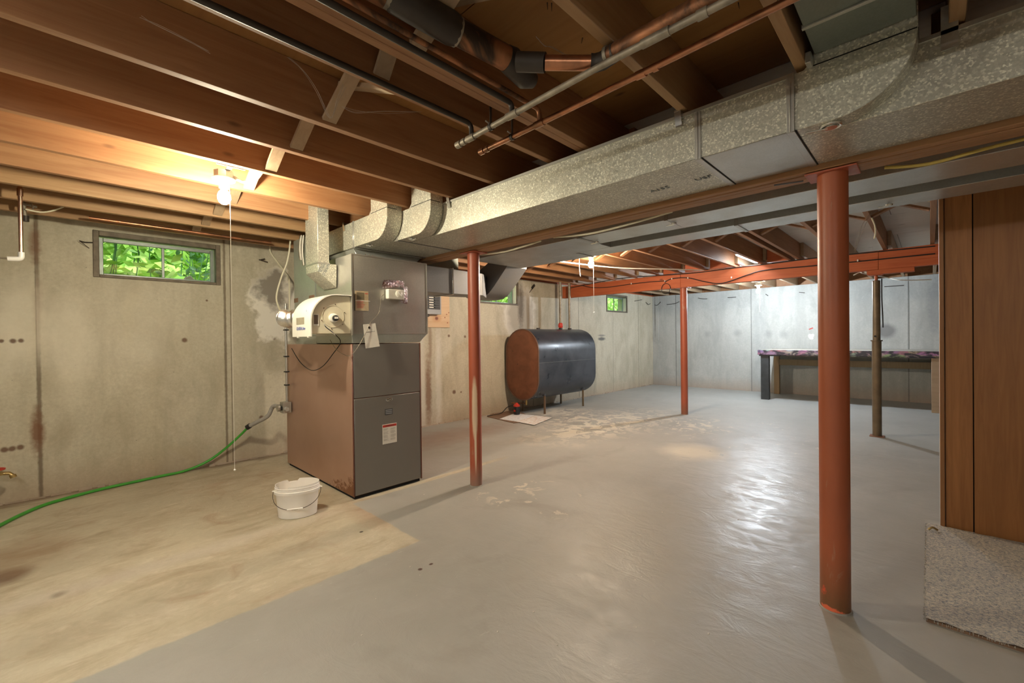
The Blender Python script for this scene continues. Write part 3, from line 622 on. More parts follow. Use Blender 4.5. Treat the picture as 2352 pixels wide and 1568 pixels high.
# branch duct rising beyond the bend into the joist bay, in front of the long duct
bd = thing('riser_duct', (1.7, .15, 2.25), 'dull galvanised rectangular branch duct rising out of the big bend at the top right', 'duct')
MB().box(1.42, 1.898, .025, .295, 2.262, 2.47).build('duct_section', M_GALV4, bd, .002)
MB().box(1.70, 1.715, .018, .30, 2.256, 2.27).build('seam_cleat', M_GALV2, bd, .001)
# ---------------------------------------------------------------- long ducts beyond the girder
d2 = thing('return_duct', (2.95, .5, 2.03), 'wider grey duct running just beyond the main girder', 'duct')
def dsec(p, x0, x1, y0, y1, z0=2.032, z1=2.235, m=M_GALV3): return MB().box(x0, x1, y0, y1, z0, z1).build('duct_section', m, p, .002)
dsec(d2, 2.82, 3.118, 1.27, 1.98); dsec(d2, 2.82, 3.118, RY+.02, 1.268); dsec(d2, 2.82, 3.305, 1.99, 3.28)
for y in (1.27, 1.985): MB().box(2.816, 2.82, y-.012, y+.012, 2.028, 2.237).build('seam_cleat', M_GALV2, d2)
for y in (1.98,): MB().box(2.82, 3.118, y-.016, y+.012, 2.0275, 2.0315).build('seam_cleat', M_GALV2, d2)
d3 = thing('second_return_duct', (3.45, .5, 2.03), 'narrow grey duct farthest beyond the girder, above the panelling', 'duct')
dsec(d3, 3.31, 3.56, RY+.02, .98); dsec(d3, 3.31, 3.56, .982, 2.33); MB().hexa([(3.31, 3.28, 2.032), (3.56, 3.28, 2.032), (3.56, 3.28, 2.235), (3.31, 3.28, 2.235)], [(3.31, 2.34, 2.032), (3.56, 2.34, 2.032), (3.56, 2.34, 2.235), (3.31, 2.34, 2.235)]).build('duct_section', M_GALV3, d3, .002)
for y in (.98, 2.335): MB().box(3.306, 3.564, y-.012, y+.012, 2.027, 2.031).build('seam_cleat', M_GALV2, d3); MB().box(3.305, 3.3095, y-.012, y+.012, 2.028, 2.237).build('seam_cleat', M_GALV2, d3)
for (p, x, y) in ((d2, 3.0, 1.93), (d3, 3.43, .17), (d2, 2.9, 1.25)):
    MB().lathe([(.016, -.012), (.018, -.004), (.012, 0)], (x, y, 2.0265), 16).build('damper_hub', M_CHROME, p); MB().tube([(x, y, 2.014), (x-.01, y+.05, 2.012)], .004, 8).build('damper_handle', M_CHROME, p)
# crossover from furnace plenum under the girder to these ducts
cr = thing('crossover_duct', (2.9, 3.45, 1.69), 'curved grey duct leaving the right side of the plenum behind the red column', 'duct')
MB().box(2.262, 2.62, 3.32, 3.62, 1.69, 1.93).build('duct_section', M_GALV5, cr, .002)
MB().hexa([(2.626, 3.322, 1.69), (3.05, 3.36, 1.705), (3.05, 3.64, 1.705), (2.626, 3.618, 1.69)], [(2.626, 3.322, 1.93), (3.05, 3.36, 1.93), (3.05, 3.64, 1.93), (2.626, 3.618, 1.93)]).build('duct_section', M_GALV5, cr, .002)
MB().hexa([(3.052, 3.36, 1.705), (3.34, 3.62, 1.715), (3.34, 3.92, 1.715), (3.052, 3.64, 1.705)], [(3.052, 3.36, 1.93), (3.34, 3.62, 1.96), (3.34, 3.92, 1.96), (3.052, 3.64, 1.93)]).build('turning_section', M_GALV5, cr, .002)
pts = [(3.285, 2.034), (3.40, 1.925), (3.50, 1.83), (3.58, 1.765), (3.66, 1.725), (3.75, 1.715), (3.92, 1.715), (3.92, 1.96), (3.60, 2.10), (3.46, 2.225), (3.285, 2.225)]
MB().prism(pts, 'x', 3.344, 3.66, True).build('rising_bend', M_GALV5, cr, .002)
MB().box(2.618, 2.632, 3.31, 3.628, 1.68, 1.94).build('seam_cleat', M_CHROME, cr, .002)
# big round-bottom elbow duct behind the girder top (dark green-grey)
b = MB(); pts = []
for k in range(11): a = math.pi*k/10; pts.append((2.95-.28*math.cos(a), 2.02-.09*math.sin(a)))
pts += [(3.23, 2.23), (2.67, 2.23)]
b.prism(pts, 'y', 3.98, 4.3, True); tag(b.build('round_elbow_duct', M_GALV4), 'dark rounded duct bend tucked above the crossover duct beside the girder', 'duct')
# ---------------------------------------------------------------- furnace
f = thing('furnace', (1.87, 3.95, 0), 'tall brown and grey oil furnace cabinet with rusty lower corner', 'furnace')
FXa, FXb, FYa, FYb, FZ = 1.557, 2.19, 3.236, 4.68, 1.222
MB().box(FXa+.015, FXb-.015, FYa+.02, FYb-.02, 0, .022).build('plinth', M_GAP, f)
MB().box(FXa, FXb, FYa+.012, FYb, .022, FZ).build('cabinet', M_FSIDE, f, .008, seg=2)
MB().box(FXa+.012, FXb-.014, FYa, FYa+.0115, .03, .788).build('lower_door', M_FFRONT, f, .003)
MB().box(FXa+.012, FXb-.014, FYa, FYa+.0115, .794, FZ-.004).build('upper_door', M_FFRONT, f, .003)
MB().box(FXa, FXa+.0105, FYa-.001, FYa+.0115, .022, FZ).build('corner_edge', M_FEDGE, f, .003)
MB().box(FXb-.012, FXb, FYa-.001, FYa+.0115, .022, FZ).build('corner_edge', M_FEDGE, f, .003)
q = at_y(893, 917, FYa)
b = MB(); b.tube([(q.x+.028*math.cos(a), FYa-.005, q.z+.013*math.sin(a)) for a in [k*math.pi/8 for k in range(17)]], .004, 8, False); b.box(q.x-.02, q.x+.02, FYa-.003, FYa, q.z-.01, q.z+.01); b.tube([(q.x-.016, FYa-.006, q.z-.006), (q.x+.022, FYa-.012, q.z+.008)], .005, 8)
b.build('latch_handle', M_CHROME, f)
def plate(p, cx, cz, w_, h, mat, nm, y=FYa, dy=.0015): return MB().box(cx-w_/2, cx+w_/2, y-dy, y, cz-h/2, cz+h/2).build(nm, mat, p)
q = at_y(893, 945, FYa); bp = plate(f, q.x, q.z, .07, .048, M_TINK, 'nameplate')
for k in range(3): plate(bp, q.x, q.z+.014-.014*k, .06, .008, M_GREYBOX, 'nameplate_bar', FYa-.0016, .0008)
q = at_y(895, 995, FYa); WLB = plate(f, q.x, q.z, .132, .162, M_PAPER, 'warning_label')
plate(WLB, q.x, q.z+.0665, .126, .019, M_REDP, 'label_band', FYa-.0016, .0005)
text('WARNING', .017, (q.x, FYa-.0024, q.z+.0665), (1, 0, 0), (0, 0, 1), M_TINK, WLB)
b = MB()
for col_ in (-.032, .032):
    zz = q.z+.046
    for para in (3, 4, 4, 3):
        for _ in range(para): L = random.uniform(.034, .050); b.box(q.x+col_-.025, q.x+col_-.025+L, FYa-.0021, FYa-.0016, zz-.0022, zz); zz -= .0062
        zz -= .006
b.build('printed_lines', plain('grey_ink', (.38, .35, .3), .7), WLB, kind='stuff')
# plenum on top
p = thing('plenum', (1.9, 3.6, 1.222), 'galvanised sheet metal plenum box on top of the furnace', 'plenum')
x0, x1, y0, y1 = 1.565, 2.262, 3.236, 3.92
b = MB()
b.hexa([(x0, y0, 1.228), (2.182, y0, 1.228), (2.182, y1, 1.228), (x0, y1, 1.228)], [(x0-.01, y0-.006, 1.305), (x1, y0-.006, 1.305), (x1, y1, 1.305), (x0-.01, y1, 1.305)]); b.build('base_flare', M_GALV6, p, .002)
b = MB(); zt = 1.925; cxm, czm = (x0+x1)/2, 1.615
# front face with cross break, other faces plain
V = [(x0, y0, 1.306), (x1, y0, 1.306), (x1, y0, zt), (x0, y0, zt), (x0, y1, 1.306), (x1, y1, 1.306), (x1, y1, zt), (x0, y1, zt), (cxm, y0-.036, czm), (x0-.009, (y0+y1)/2, czm)]
b.add(V, [(0, 1, 8), (1, 2, 8), (2, 3, 8), (3, 0, 8), (1, 5, 6, 2), (5, 4, 7, 6), (4, 0, 9), (0, 3, 9), (3, 7, 9), (7, 4, 9), (3, 2, 6, 7), (0, 4, 5, 1)]); b.build('box_body', M_GALV2, p)
MB().box(x0-.006, x0+.004, y0-.006, y0+.004, 1.306, zt).build('corner_seam', M_GALV2, p); MB().box(x1-.003, x1+.004, y0-.005, y0+.004, 1.306, zt).build('corner_seam', M_GALV2, p)
MB().box(x0, x1, y0-.005, y0, zt-.006, zt+.003).build('top_seam', M_GALV2, p); MB().box(x0, x1, y0-.007, y0-.001, 1.300, 1.312).build('base_seam', M_GALV2, p)
MB().hexa([(1.72, 3.42, 1.926), (2.25, 3.42, 1.926), (2.25, 3.9, 1.926), (1.72, 3.9, 1.926)], [(1.68, 3.44, 2.011), (2.34, 3.44, 2.011), (2.34, 3.92, 2.011), (1.68, 3.92, 2.011)]).build('neck', M_GALV3, p, .002)
for k in (0, 1, 2): MB().tube([(1.68+.03*k, y0-.004, zt+.004), (1.68+.03*k, y0-.004, zt+.01)], .004, 8).build('screw', M_CHROME, p)
# cold air return box behind
r_ = thing('return_box', (1.9, 4.2, 1.222), 'pale green-grey return air box rising at the back of the furnace', 'duct')
b = MB(); ya, yb, za, zb = 3.94, 4.43, 1.30, 2.215
V = [(1.56, ya, za), (2.15, ya, za), (2.15, yb, za), (1.56, yb, za), (1.56, ya, zb), (2.15, ya, zb), (2.15, yb, zb), (1.56, yb, zb), (1.545, (ya+yb)/2, 1.95)]
b.add(V, [(3, 2, 1, 0), (4, 5, 6, 7), (0, 1, 5, 4), (1, 2, 6, 5), (2, 3, 7, 6), (0, 8, 3), (0, 4, 8), (4, 7, 8), (7, 3, 8)]); b.build('box_body', M_GALV6, r_)
MB().box(1.57, 2.14, 3.94, 4.43, 1.222, 1.30).build('base_collar', M_GALV6, r_)
MB().box(1.553, 1.56, 3.95, 4.42, 1.62, 1.66).build('tape_band', M_CARD, r_)
# stack duct bending into the plenum side
s = thing('wall_stack_duct', (1.44, 3.6, 1.7), 'narrow galvanised stack duct bending into the plenum side, with black stamped print', 'duct')
MB().box(1.402, 1.492, 3.47, 3.715, 1.87, 2.47).build('upright', M_GALV, s, .002)
MB().prism([(1.402, 1.868), (1.402, 1.80), (1.548, 1.68), (1.552, 1.868)], 'y', 3.47, 3.715).build('angled_boot', M_GALV, s, .002)
MB().box(1.399, 1.495, 3.466, 3.719, 1.862, 1.874).build('seam_cleat', M_GALV2, s)
for (tx, sz, off) in (('REPUBLIC', .030, (.062, -.085)), ('CONTINUOUS', .019, (.040, -.062)), ('GALVANIZED', .017, (.020, -.07))):
    text(tx, sz, (1.402+off[0], 3.4694, 1.872+off[1]+.03), (-.42, 0, -.9), (.9, 0, -.42), M_STAMP, s, 'stamp', .8)
# papers clipped to the return box
t_ = thing('hanging_papers', (1.54, 4.2, 2.1), 'curled white paper slips hanging at the top of the return box', 'papers')
for k, (py, dz) in enumerate(((690, 0), (696, .02))):
    q = at_x(688+k*5, 540, 1.535-.006*k); q2 = at_x(687+k*6, 597+k*12, 1.53-.008*k); wd = .055
    b = MB(); rows = 7; vs = []
    for j in range(rows+1):
        tt = j/rows; xx = 1.545-.006*k-.012*math.sin(tt*3)
        for s_ in (-1, 1): vs.append((xx, q.y*(1-tt)+q2.y*tt+s_*wd/2*(1-.25*tt if k else 1), q.z*(1-tt)+q2.z*tt))
    fs = [(2*j, 2*j+1, 2*j+3, 2*j+2) for j in range(rows)]
    b.add(vs, fs, True); o = b.build('slip', M_PAPER, t_); sm = o.modifiers.new('thick', 'SOLIDIFY'); sm.thickness = .0015
# ---------------------------------------------------------------- humidifier
h = thing('humidifier', (1.40, 3.45, 1.3), 'cream drum humidifier with rounded hood on the side of the plenum', 'humidifier')
HX0, HX1, HY0, HY1, HZ0, HZ1 = 1.235, 1.545, 3.22, 3.56, 1.292, 1.60
def dprof(x0, x1, z0, z1, R, n=12):
    pts = [(x1, z0), (x1, z1)]
    for k in range(n+1): a = math.pi/2*k/n; pts.append((x0+R-R*math.sin(a), z1-R+R*math.cos(a)))
    pts.append((x0, z0)); return pts
MB().prism(dprof(HX0+.012, HX1, HZ0+.012, HZ1-.012, .19), 'y', HY0+.006, HY1-.006, True).build('end_plate', M_HUM, h)
# hood band around it
b = MB(); o_ = dprof(HX0, HX1, HZ0-.01, HZ1, .20)[1:]; i_ = dprof(HX0+.009, HX1, HZ0-.01, HZ1-.009, .192)[1:]
vs = []; fs = []
for (P_, Y_) in ((o_, HY0-.018), (i_, HY0-.018), (i_, HY1), (o_, HY1)): vs += [(a, Y_, c_) for a, c_ in P_]
n_ = len(o_)
for k in range(n_-1):
    for r in range(4): fs.append((r*n_+k, ((r+1) % 4)*n_+k, ((r+1) % 4)*n_+k+1, r*n_+k+1))
fs += [(0, 3*n_, 2*n_, n_), (n_-1, 2*n_-1, 3*n_-1, 4*n_-1)]
b.add(vs, fs, True); b.build('hood', M_HUMW, h)
hc = (1.41, 1.432)
MB().tube([(hc[0]+.082*math.cos(a), HY0+.0045, hc[1]+.082*math.sin(a)) for a in [k*math.pi/18 for k in range(37)]], .0015, 6, False).build('embossed_ring', M_HUM, h)
for k in range(6): a = k*math.pi/3+.35; MB().tube([(hc[0]+.092*math.cos(a), HY0+.006, hc[1]+.092*math.sin(a)), (hc[0]+.092*math.cos(a), HY0+.001, hc[1]+.092*math.sin(a))], .004, 8).build('screw', M_CHROME, h)
mt = MB().lathe([(.034, 0), (.034, -.016), (.026, -.022)], (hc[0], HY0+.006, hc[1]-.012), 20, 'y').build('motor', M_WHITE, h)
MB().lathe([(.022, -.022), (.022, -.042), (.016, -.046)], (hc[0]+.004, HY0+.006, hc[1]-.014), 18, 'y').build('motor_cap', M_BLK, mt)
MB().box(hc[0]-.010, hc[0]+.018, HY0-.0412, HY0-.0402, hc[1]-.02, hc[1]-.004).build('motor_label', M_WHITE, mt)
bp = MB().box(1.262, 1.303, HY0+.0025, HY0+.0055, 1.362, 1.445).build('data_plate', M_HUMW, h); MB().box(1.267, 1.296, HY0+.0015, HY0+.0025, 1.372, 1.44).build('plate_face', plain('brown_plate', (.16, .12, .09), .5), bp)
vw = MB().box(HX0-.002, HX0-.0002, 3.32, 3.47, 1.375, 1.425).build('grey_window', plain('taupe_label', (.33, .30, .22), .6), h)
text('GENERALAire', .034, (HX0-.0012, 3.385, 1.342), (0, -1, 0), (0, 0, 1), M_BINK, h, 'logo', .85)
text('\u2248', .03, (HX0-.0012, 3.27, 1.47), (0, -1, 0), (0, 0, 1), M_BINK, h, 'logo_mark')
MB().box(HX0-.004, HX0+.01, 3.24, 3.26, HZ0-.018, HZ0-.008).build('foot', M_WHITE, h); MB().box(HX0-.004, HX0+.01, 3.44, 3.46, HZ0-.018, HZ0-.008).build('foot', M_WHITE, h)
MB().box(1.546, 1.5545, 3.20, 3.90, 1.29, 1.63).build('mounting_plate', M_GALV2, h)
b = MB(); c0 = V3((1.27, 3.60, 1.44))
path = spline([(1.33, 3.575, 1.44), (1.31, 3.64, 1.435), (1.28, 3.73, 1.43), (1.27, 3.83, 1.44)], 14); b.tube(path, [.062+(.009 if i % 2 else 0)+random.uniform(-.004, .004) for i in range(len(path))], 16)
fd = tag(b.build('flexible_foil_duct', M_ALU), 'crinkled silver foil duct behind the humidifier, reaching the plenum corner', 'duct')
# thermostat / fan switch with foil tape, labels, service tag
fc = thing('fan_limit_control', (1.9, 3.2, 1.65), 'small white control box with a round dial on the plenum front', 'control')
q = at_y(903, 677, 3.21); MB().box(q.x-.078, q.x+.068, 3.150, 3.197, q.z-.039, q.z+.040).build('housing', M_WHITE, fc, .004, seg=2)
q2 = at_y(913, 675, 3.17); MB().lathe([(.030, 0), (.030, -.008), (.024, -.012)], (q2.x, 3.15, q2.z), 22, 'y').build('dial', M_WHITE, fc)
MB().beam((q2.x-.016, 3.137, q2.z+.017), (q2.x+.017, 3.137, q2.z-.017), .006, .007, (0, 1, 0)).build('dial_pointer', M_PORC, fc)
def tape(pts, seed, nm):
    random.seed(seed); b = MB(); P_ = [at_y(x, y, 3.222) for x, y in pts]
    c_ = sum(P_, V3((0, 0, 0)))/len(P_); n_ = len(P_); vs = [(v.x, 3.195, v.z) for v in P_]+[(v.x*.55+c_.x*.45+random.uniform(-.006, .006), 3.188+random.uniform(-.004, .004), v.z*.55+c_.z*.45) for v in P_]+[(c_.x, 3.190, c_.z)]
    fs = []
    for k in range(n_): j = (k+1) % n_; fs += [(k, j, j+n_, k+n_), (k+n_, j+n_, 2*n_)]
    b.add(vs, fs); return b.build(nm, M_FOIL)
tag(tape([(877, 644), (890, 643), (905, 644), (923, 646), (924, 662), (904, 660), (880, 663), (872, 662)], 3, 'foil_tape'), 'shiny crumpled brown foil tape above the white control box', 'tape')
tag(tape([(922, 658), (932, 660), (933, 680), (932, 698), (918, 697), (914, 690), (922, 680)], 4, 'foil_tape'), 'shiny crumpled foil tape right of the white control box', 'tape')
random.seed(11)
sl = thing('service_record_sticker', (1.66, 3.21, 1.5), 'faded tan service sticker on the plenum front left', 'sticker')
a = at_y(815.5, 667, 3.224); c_ = at_y(850, 714, 3.224); o = MB().box(a.x, c_.x, 3.2225, 3.2245, c_.z, a.z).build('sheet', plain('faded_paper', (.42, .33, .21), .6), sl)
MB().box(a.x+.012, a.x+.072, 3.2215, 3.2225, a.z-.068, a.z-.012).build('printed_box', plain('brown_print', (.16, .13, .08), .6), sl)
MB().box(a.x, c_.x, 3.2212, 3.2222, (a.z+c_.z)/2-.003, (a.z+c_.z)/2+.003).build('fold_line', M_PAPER, sl)
b = MB()
for k in range(5): b.box(a.x+.012, a.x+.012+random.uniform(.04, .07), 3.2215, 3.2222, c_.z+.022+.012*k, c_.z+.0255+.012*k)
b.box(a.x+.082, a.x+.105, 3.2215, 3.2222, a.z-.022, a.z-.016); b.build('red_printed_lines', M_RINK, sl, kind='stuff')
sg = thing('service_tag', (1.66, 3.19, 1.3), 'white hanging service tag with printed phone numbers on a wire', 'tag')
Pq = [at_y(x, y, 3.185) for x, y in ((834, 745), (862, 742), (871, 795), (839, 800))]
b = MB(); b.hexa([(v.x, 3.184+(.012 if i > 1 else 0)-.02*(i > 1), v.z) for i, v in enumerate(Pq)], [(v.x, 3.186-.008*(i > 1), v.z) for i, v in enumerate(Pq)]); b.build('card', M_PAPER, sg)
rr = (Pq[1]-Pq[0]).normalized(); uu = ((Pq[0]-Pq[3])+(Pq[1]-Pq[2])).normalized(); ctr = sum(Pq, V3((0, 0, 0)))/4; hgt = (Pq[0]-Pq[3]).length
for (tx, fz, sz, mm) in (('PROFESSIONAL OIL CO.', .16, .0085, M_TINK), ('SERVICE & INSTALLATION', .07, .0072, M_TINK), ('413.499.2274', -.03, .0125, M_TINK), ('24-HOUR', -.12, .010, M_RINK), ('EMERGENCY SERVICE', -.20, .0085, M_RINK), ('413.447.3970', -.29, .0105, M_TINK), ('by', -.36, .009, M_TINK), ('___________', -.43, .009, M_TINK)):
    text(tx, sz, ctr+uu*hgt*fz+V3((0, -.0035, 0)), rr, uu, mm, sg, 'lettering', .85 if len(tx) > 12 else 1)
q = at_y(848, 752, 3.184); MB().lathe([(.010, 0), (.010, -.003), (.004, -.006), (0.0001, -.007)], (q.x, 3.183, q.z), 14, 'y').build('eyelet', M_BLKIRON, sg)
def cable(name, pts, r, mat, label, cat='cable', k=6, n=8):
    return tag(MB().tube(spline(pts, k), r, n).build(name, mat), label, cat)
cable('control_wire', [at_y(884, 675, 3.18), at_y(876, 682, 3.17), at_y(873, 705, 3.19), at_y(868, 722, 3.19), at_y(850, 742, 3.182), at_y(840, 765, 3.17), at_y(820, 800, 3.16), at_y(806, 815, 3.16), at_x(795, 816, 1.54), at_x(775, 805, 1.53), at_x(765, 792, 1.53), at_x(758, 780, 1.53)], .0021, M_GPIPE, 'thin pale wire looping from the control box past the furnace corner', k=7)
cable('drooping_wire', [at_y(745, 745, 3.18), at_y(750, 752, 3.17), at_y(766, 765, 3.18), at_x(782, 785, 1.54), at_x(765, 812, 1.53), at_x(740, 842, 1.52), at_x(715, 850, 1.52), at_x(690, 832, 1.53), at_x(670, 800, 1.54)], .0035, M_BLK, 'black cord drooping in a loop over the top of the furnace side')
cable('thin_white_wire', [at_y(744, 745, 3.175), at_y(756, 756, 3.17), at_y(768, 768, 3.19), at_x(780, 775, 1.53)], .0022, M_WHITE, 'short white wire below the humidifier motor')
# ---------------------------------------------------------------- shutoff box, conduit, romex near the furnace
sb = thing('shutoff_switch_box', (1.45, 4.7, .7), 'grey metal switch box on conduit at the back edge of the furnace', 'switch box')
q = at_x(662, 935, 1.53); MB().box(1.47, 1.548, q.y-.04, q.y+.05, q.z-.05, q.z+.055).build('box', M_GALV2, sb, .003)
MB().lathe([(.035, 0), (.035, .02), (.028, .026)], (1.44, q.y+.03, q.z), 18, 'x').build('round_cover', M_GALV2, sb)
MB().box(1.458, 1.4695, q.y-.02, q.y+.0, q.z-.015, q.z+.015).build('toggle', M_BLK, sb)
qa = at_x(664, 780, 1.53)
tag(MB().tube([(1.52, q.y, q.z+.055), (1.52, q.y, 1.15), (1.52, q.y, 1.62)], .012, 10).build('conduit', M_GALV2), 'slim metal conduit running up from the switch box behind the furnace', 'conduit')
b = MB()
for zz in (1.36, 1.10, .95, .82): b.box(1.50, 1.54, q.y-.02, q.y+.02, zz-.006, zz+.006)
tag(b.build('cable_ties', M_BLK), 'black straps around the conduit behind the furnace', 'straps')
cable('grey_drain_hose', [at_x(660, 940, 1.50), V3((1.46, 4.74, .60)), V3((1.42, 4.80, .50)), V3((1.36, 4.90, .44)), V3((1.30, 5.0, .385)), ], .020, M_GREYH, 'short thick grey hose hooked below the switch box', 'hose', n=12)
hp = V3((1.30, 5.0, .385))
tag(MB().tube([hp+V3((.012, -.01, .01)), hp+V3((-.014, .012, -.012))], .026, 14).build('hose_clamp', M_BLK), 'black clamp where the grey hose meets the green hose', 'clamp')
cable('garden_hose', [hp, (1.24, 5.06, .30), (1.12, 5.13, .17), (.98, 5.16, .07), (.80, 5.15, .018), (.60, 5.13, .014), (.40, 5.10, .014), (.2, 5.06, .014), (.0, 4.98, .014), (-.15, 4.87, .014), (-.30, 4.62, .014), (-.42, 4.3, .014), (-.5, 3.9, .014)], .0125, M_HOSE, 'bright green garden hose along the foot of the window wall', 'hose', 7, 10)
cable('looped_cable', [at_y(655, 497, 4.55), at_y(663, 515, 4.6), at_y(667, 550, 4.6), at_y(660, 600, 4.6), at_y(645, 640, 4.62), at_y(635, 680, 4.6), at_y(640, 705, 4.5), at_y(650, 720, 4.3), at_y(662, 735, 4.0)], .008, M_CABLE, 'cream cable hanging down from a joist to the humidifier', n=8)
fx = thing('flexible_conduit', (1.5, 5.1, 2.0), 'pale flexible conduit bending down the wall left of the plenum', 'conduit')
MB().tube(spline([at_y(620, 548, 5.15), at_y(620, 565, 5.15), at_y(622, 580, 5.15), at_y(640, 605, 5.1), at_y(655, 625, 5.0), at_y(664, 645, 4.85), at_y(665, 700, 4.8), at_y(665, 760, 4.8)], 7), .009, 8).build('tube', M_CABLE, fx)
MB().tube([at_y(620, 533, 5.15), at_y(620, 560, 5.15)], .014, 10).build('connector', M_GALV2, fx); MB().tube([at_y(615, 535, 5.13), at_y(622, 532, 5.15)], .013, 10).build('end_fitting', M_GALV2, fx)
# ---------------------------------------------------------------- light fixtures
def lamp(c0, mat, label, string_z, sy, joist_y, bracket=True):
    t_ = thing('bare_bulb_lamp', (c0.x, c0.y, c0.z+.12), label, 'lamp', 'bare bulb lamps')
    z0 = c0.z
    MB().lathe([(.0001, -.045), (.014, -.043), (.026, -.032), (.033, -.014), (.033, .004), (.028, .02), (.018, .034), (.014, .045), (.014, .05)], c0, 24).build('bulb', mat, t_)
    MB().lathe([(.016, .046), (.024, .048), (.028, .085), (.056, .092), (.060, .10), (.056, .106), (.0001, .106)], c0, 28).build('lampholder', M_PORC, t_)
    MB().lathe([(.05, .1065), (.05, .145), (.0001, .146)], c0, 8, smooth=False).build('junction_box', M_GALV3, t_)
    MB().tube([c0+V3((.024, -.014, .075)), c0+V3((.026, -.015, -.02)), V3((c0.x+.027, c0.y-.016, string_z))], .0013, 6).build('pull_string', M_WHITE, t_)
    MB().lathe([(.0001, -.008), (.007, 0), (.0001, .008)], (c0.x+.027, c0.y-.016, string_z), 10).build('string_bead', M_PORC, t_)
    return t_
l1 = lamp(BULB1, M_E1, 'bare bulb lamp with long pull string near the window wall, left of furnace', .50, 0, 2.79)
MB().box(.60, .74, 2.829, 2.835, 2.235, 2.30).build('bracket', M_WHITE, l1); MB().box(.655, .68, 2.83, 2.92, 2.236, 2.24).build('bracket_arm', M_WHITE, l1)
MB().tube(spline([(.71, 2.955, 2.225), (.76, 2.95, 2.205), (.81, 2.9, 2.22), (.83, 2.835, 2.255)], 5), .009, 8).build('feed_cable', M_WHITE, l1)
l2 = lamp(BULB2, M_E2, 'bare bulb lamp glowing above the oil tank', 1.55, 0, 2.83)
MB().box(4.3, 4.46, 2.83, 2.97, 2.2715, 2.29).build('mounting_board', M_WHITE, l2)
l3 = lamp(BULB3, M_E3, 'brilliant bare bulb lamp near the back wall above the workbench end', 1.70, 0, 2.4)
MB().box(8.9, 9.1, 2.2, 2.41, 2.2615, 2.3015).build('mounting_board', M_STRUT, l3)
cable('light_cord', [V3((at_y(1331, 600, 3.2).x, 3.2, 2.262)), at_y(1331, 615, 3.2), at_y(1333, 634, 3.2)], .004, M_WHITE, 'short white cord hanging left of the middle bulb')
for i, (x, y, lb) in enumerate(((-1.0, 1.5, 'added fill lamp under the joists left of and behind the viewpoint'), (-.9, -1.1, 'added fill lamp under the joists right of and behind the viewpoint'))):
    t_ = thing('added_fill_lamp', (x, y, 2.24), lb, 'lamp')  # fill lamps added out of view to lift the dark areas
    MB().box(x-.06, x+.06, y-.62, y+.62, 2.19, 2.24).build('housing', M_WHITE, t_); MB().box(x-.05, x+.05, y-(.6 if i == 0 else .4), y+(.6 if i == 0 else .4), 2.165, 2.1899).build('diffuser', M_EF, t_, .004)
tl = thing('tube_light', (6.3, 1.86, 2.4), 'white glowing tube light between the joists, before the far beam', 'lamp')
MB().box(6.38, 7.30, 1.79, 1.91, 2.36, 2.42).build('housing', M_WHITE, tl); MB().box(6.5, 6.54, 1.83, 1.87, 2.42, 2.4755).build('bracket', M_WHITE, tl); MB().box(7.1, 7.14, 1.83, 1.87, 2.42, 2.4755).build('bracket', M_WHITE, tl); MB().box(6.39, 7.29, 1.80, 1.90, 2.345, 2.3595).build('diffuser', M_ET, tl, .004)
# ---------------------------------------------------------------- pipes overhead
def ring(b, p, dr, r, L=.02): dr = V3(dr).normalized(); b.tube([V3(p)-dr*L/2, V3(p)+dr*L/2], r, 12)
def pipe(name, label, pts, r, mat, rings=(), caps=True, rm=None, n=12):
    t_ = thing(name, pts[0], label, 'pipe'); b = MB(); b.tube(pts, r, n); b.build('pipe_run', mat, t_)
    for (p, dr, rr, L) in rings: bb = MB(); ring(bb, p, dr, rr, L); bb.build('fitting', rm or mat, t_)
    return t_
pa = pipe('grey_supply_pipe', 'dull grey water pipe hung below the joists, left of the copper one', [V3((1.305, 1.60, 2.165)), V3((1.286, 1.2, 2.165)), V3((1.27, .8, 2.165)), V3((1.272, .3, 2.165)), V3((1.275, -3.2, 2.17))], .0115, M_GPIPE, [((1.304, 1.59, 2.165), (0, 1, 0), .0155, .03), ((1.302, 1.55, 2.165), (0, 1, 0), .015, .02), ((1.30, 1.50, 2.165), (0, 1, 0), .015, .05), ((1.287, 1.226, 2.165), (0, 1, 0), .015, .06), ((1.27, .60, 2.165), (0, 1, 0), .0145, .09), ((1.272, .46, 2.165), (0, 1, 0), .015, .03)])
pb = pipe('copper_supply_pipe', 'bright copper water pipe hung below the joists, nearer the duct', [V3((1.432, 1.58, 2.165)), V3((1.423, 1.2, 2.165)), V3((1.41, .8, 2.165)), V3((1.39, .3, 2.165)), V3((1.38, -3.2, 2.17))], .0115, M_COP, [((1.432, 1.57, 2.165), (0, 1, 0), .015, .03), ((1.431, 1.53, 2.165), (0, 1, 0), .0145, .02), ((1.423, 1.195, 2.165), (0, 1, 0), .0145, .05), ((1.409, .72, 2.165), (0, 1, 0), .0145, .035), ((1.408, .665, 2.165), (0, 1, 0), .0145, .02)])
pipe('branch_pipe', 'black branch pipe in the joist bay turning down to the grey pipe end', fillet([(-2.5, 1.497, 2.228), (1.302, 1.497, 2.228), (1.302, 1.497, 2.17)], .03), .011, M_BLKIRON)
pipe('branch_pipe', 'black branch pipe along the double joist turning down to the grey pipe', fillet([(-2.5, 1.228, 2.213), (1.288, 1.228, 2.213), (1.288, 1.228, 2.17)], .03), .011, M_BLKIRON)
pipe('branch_pipe', 'copper branch pipe beside the drain turning down to the copper pipe', fillet([(-2.5, 1.195, 2.226), (1.423, 1.195, 2.226), (1.423, 1.195, 2.172)], .03), .0095, M_COPD)
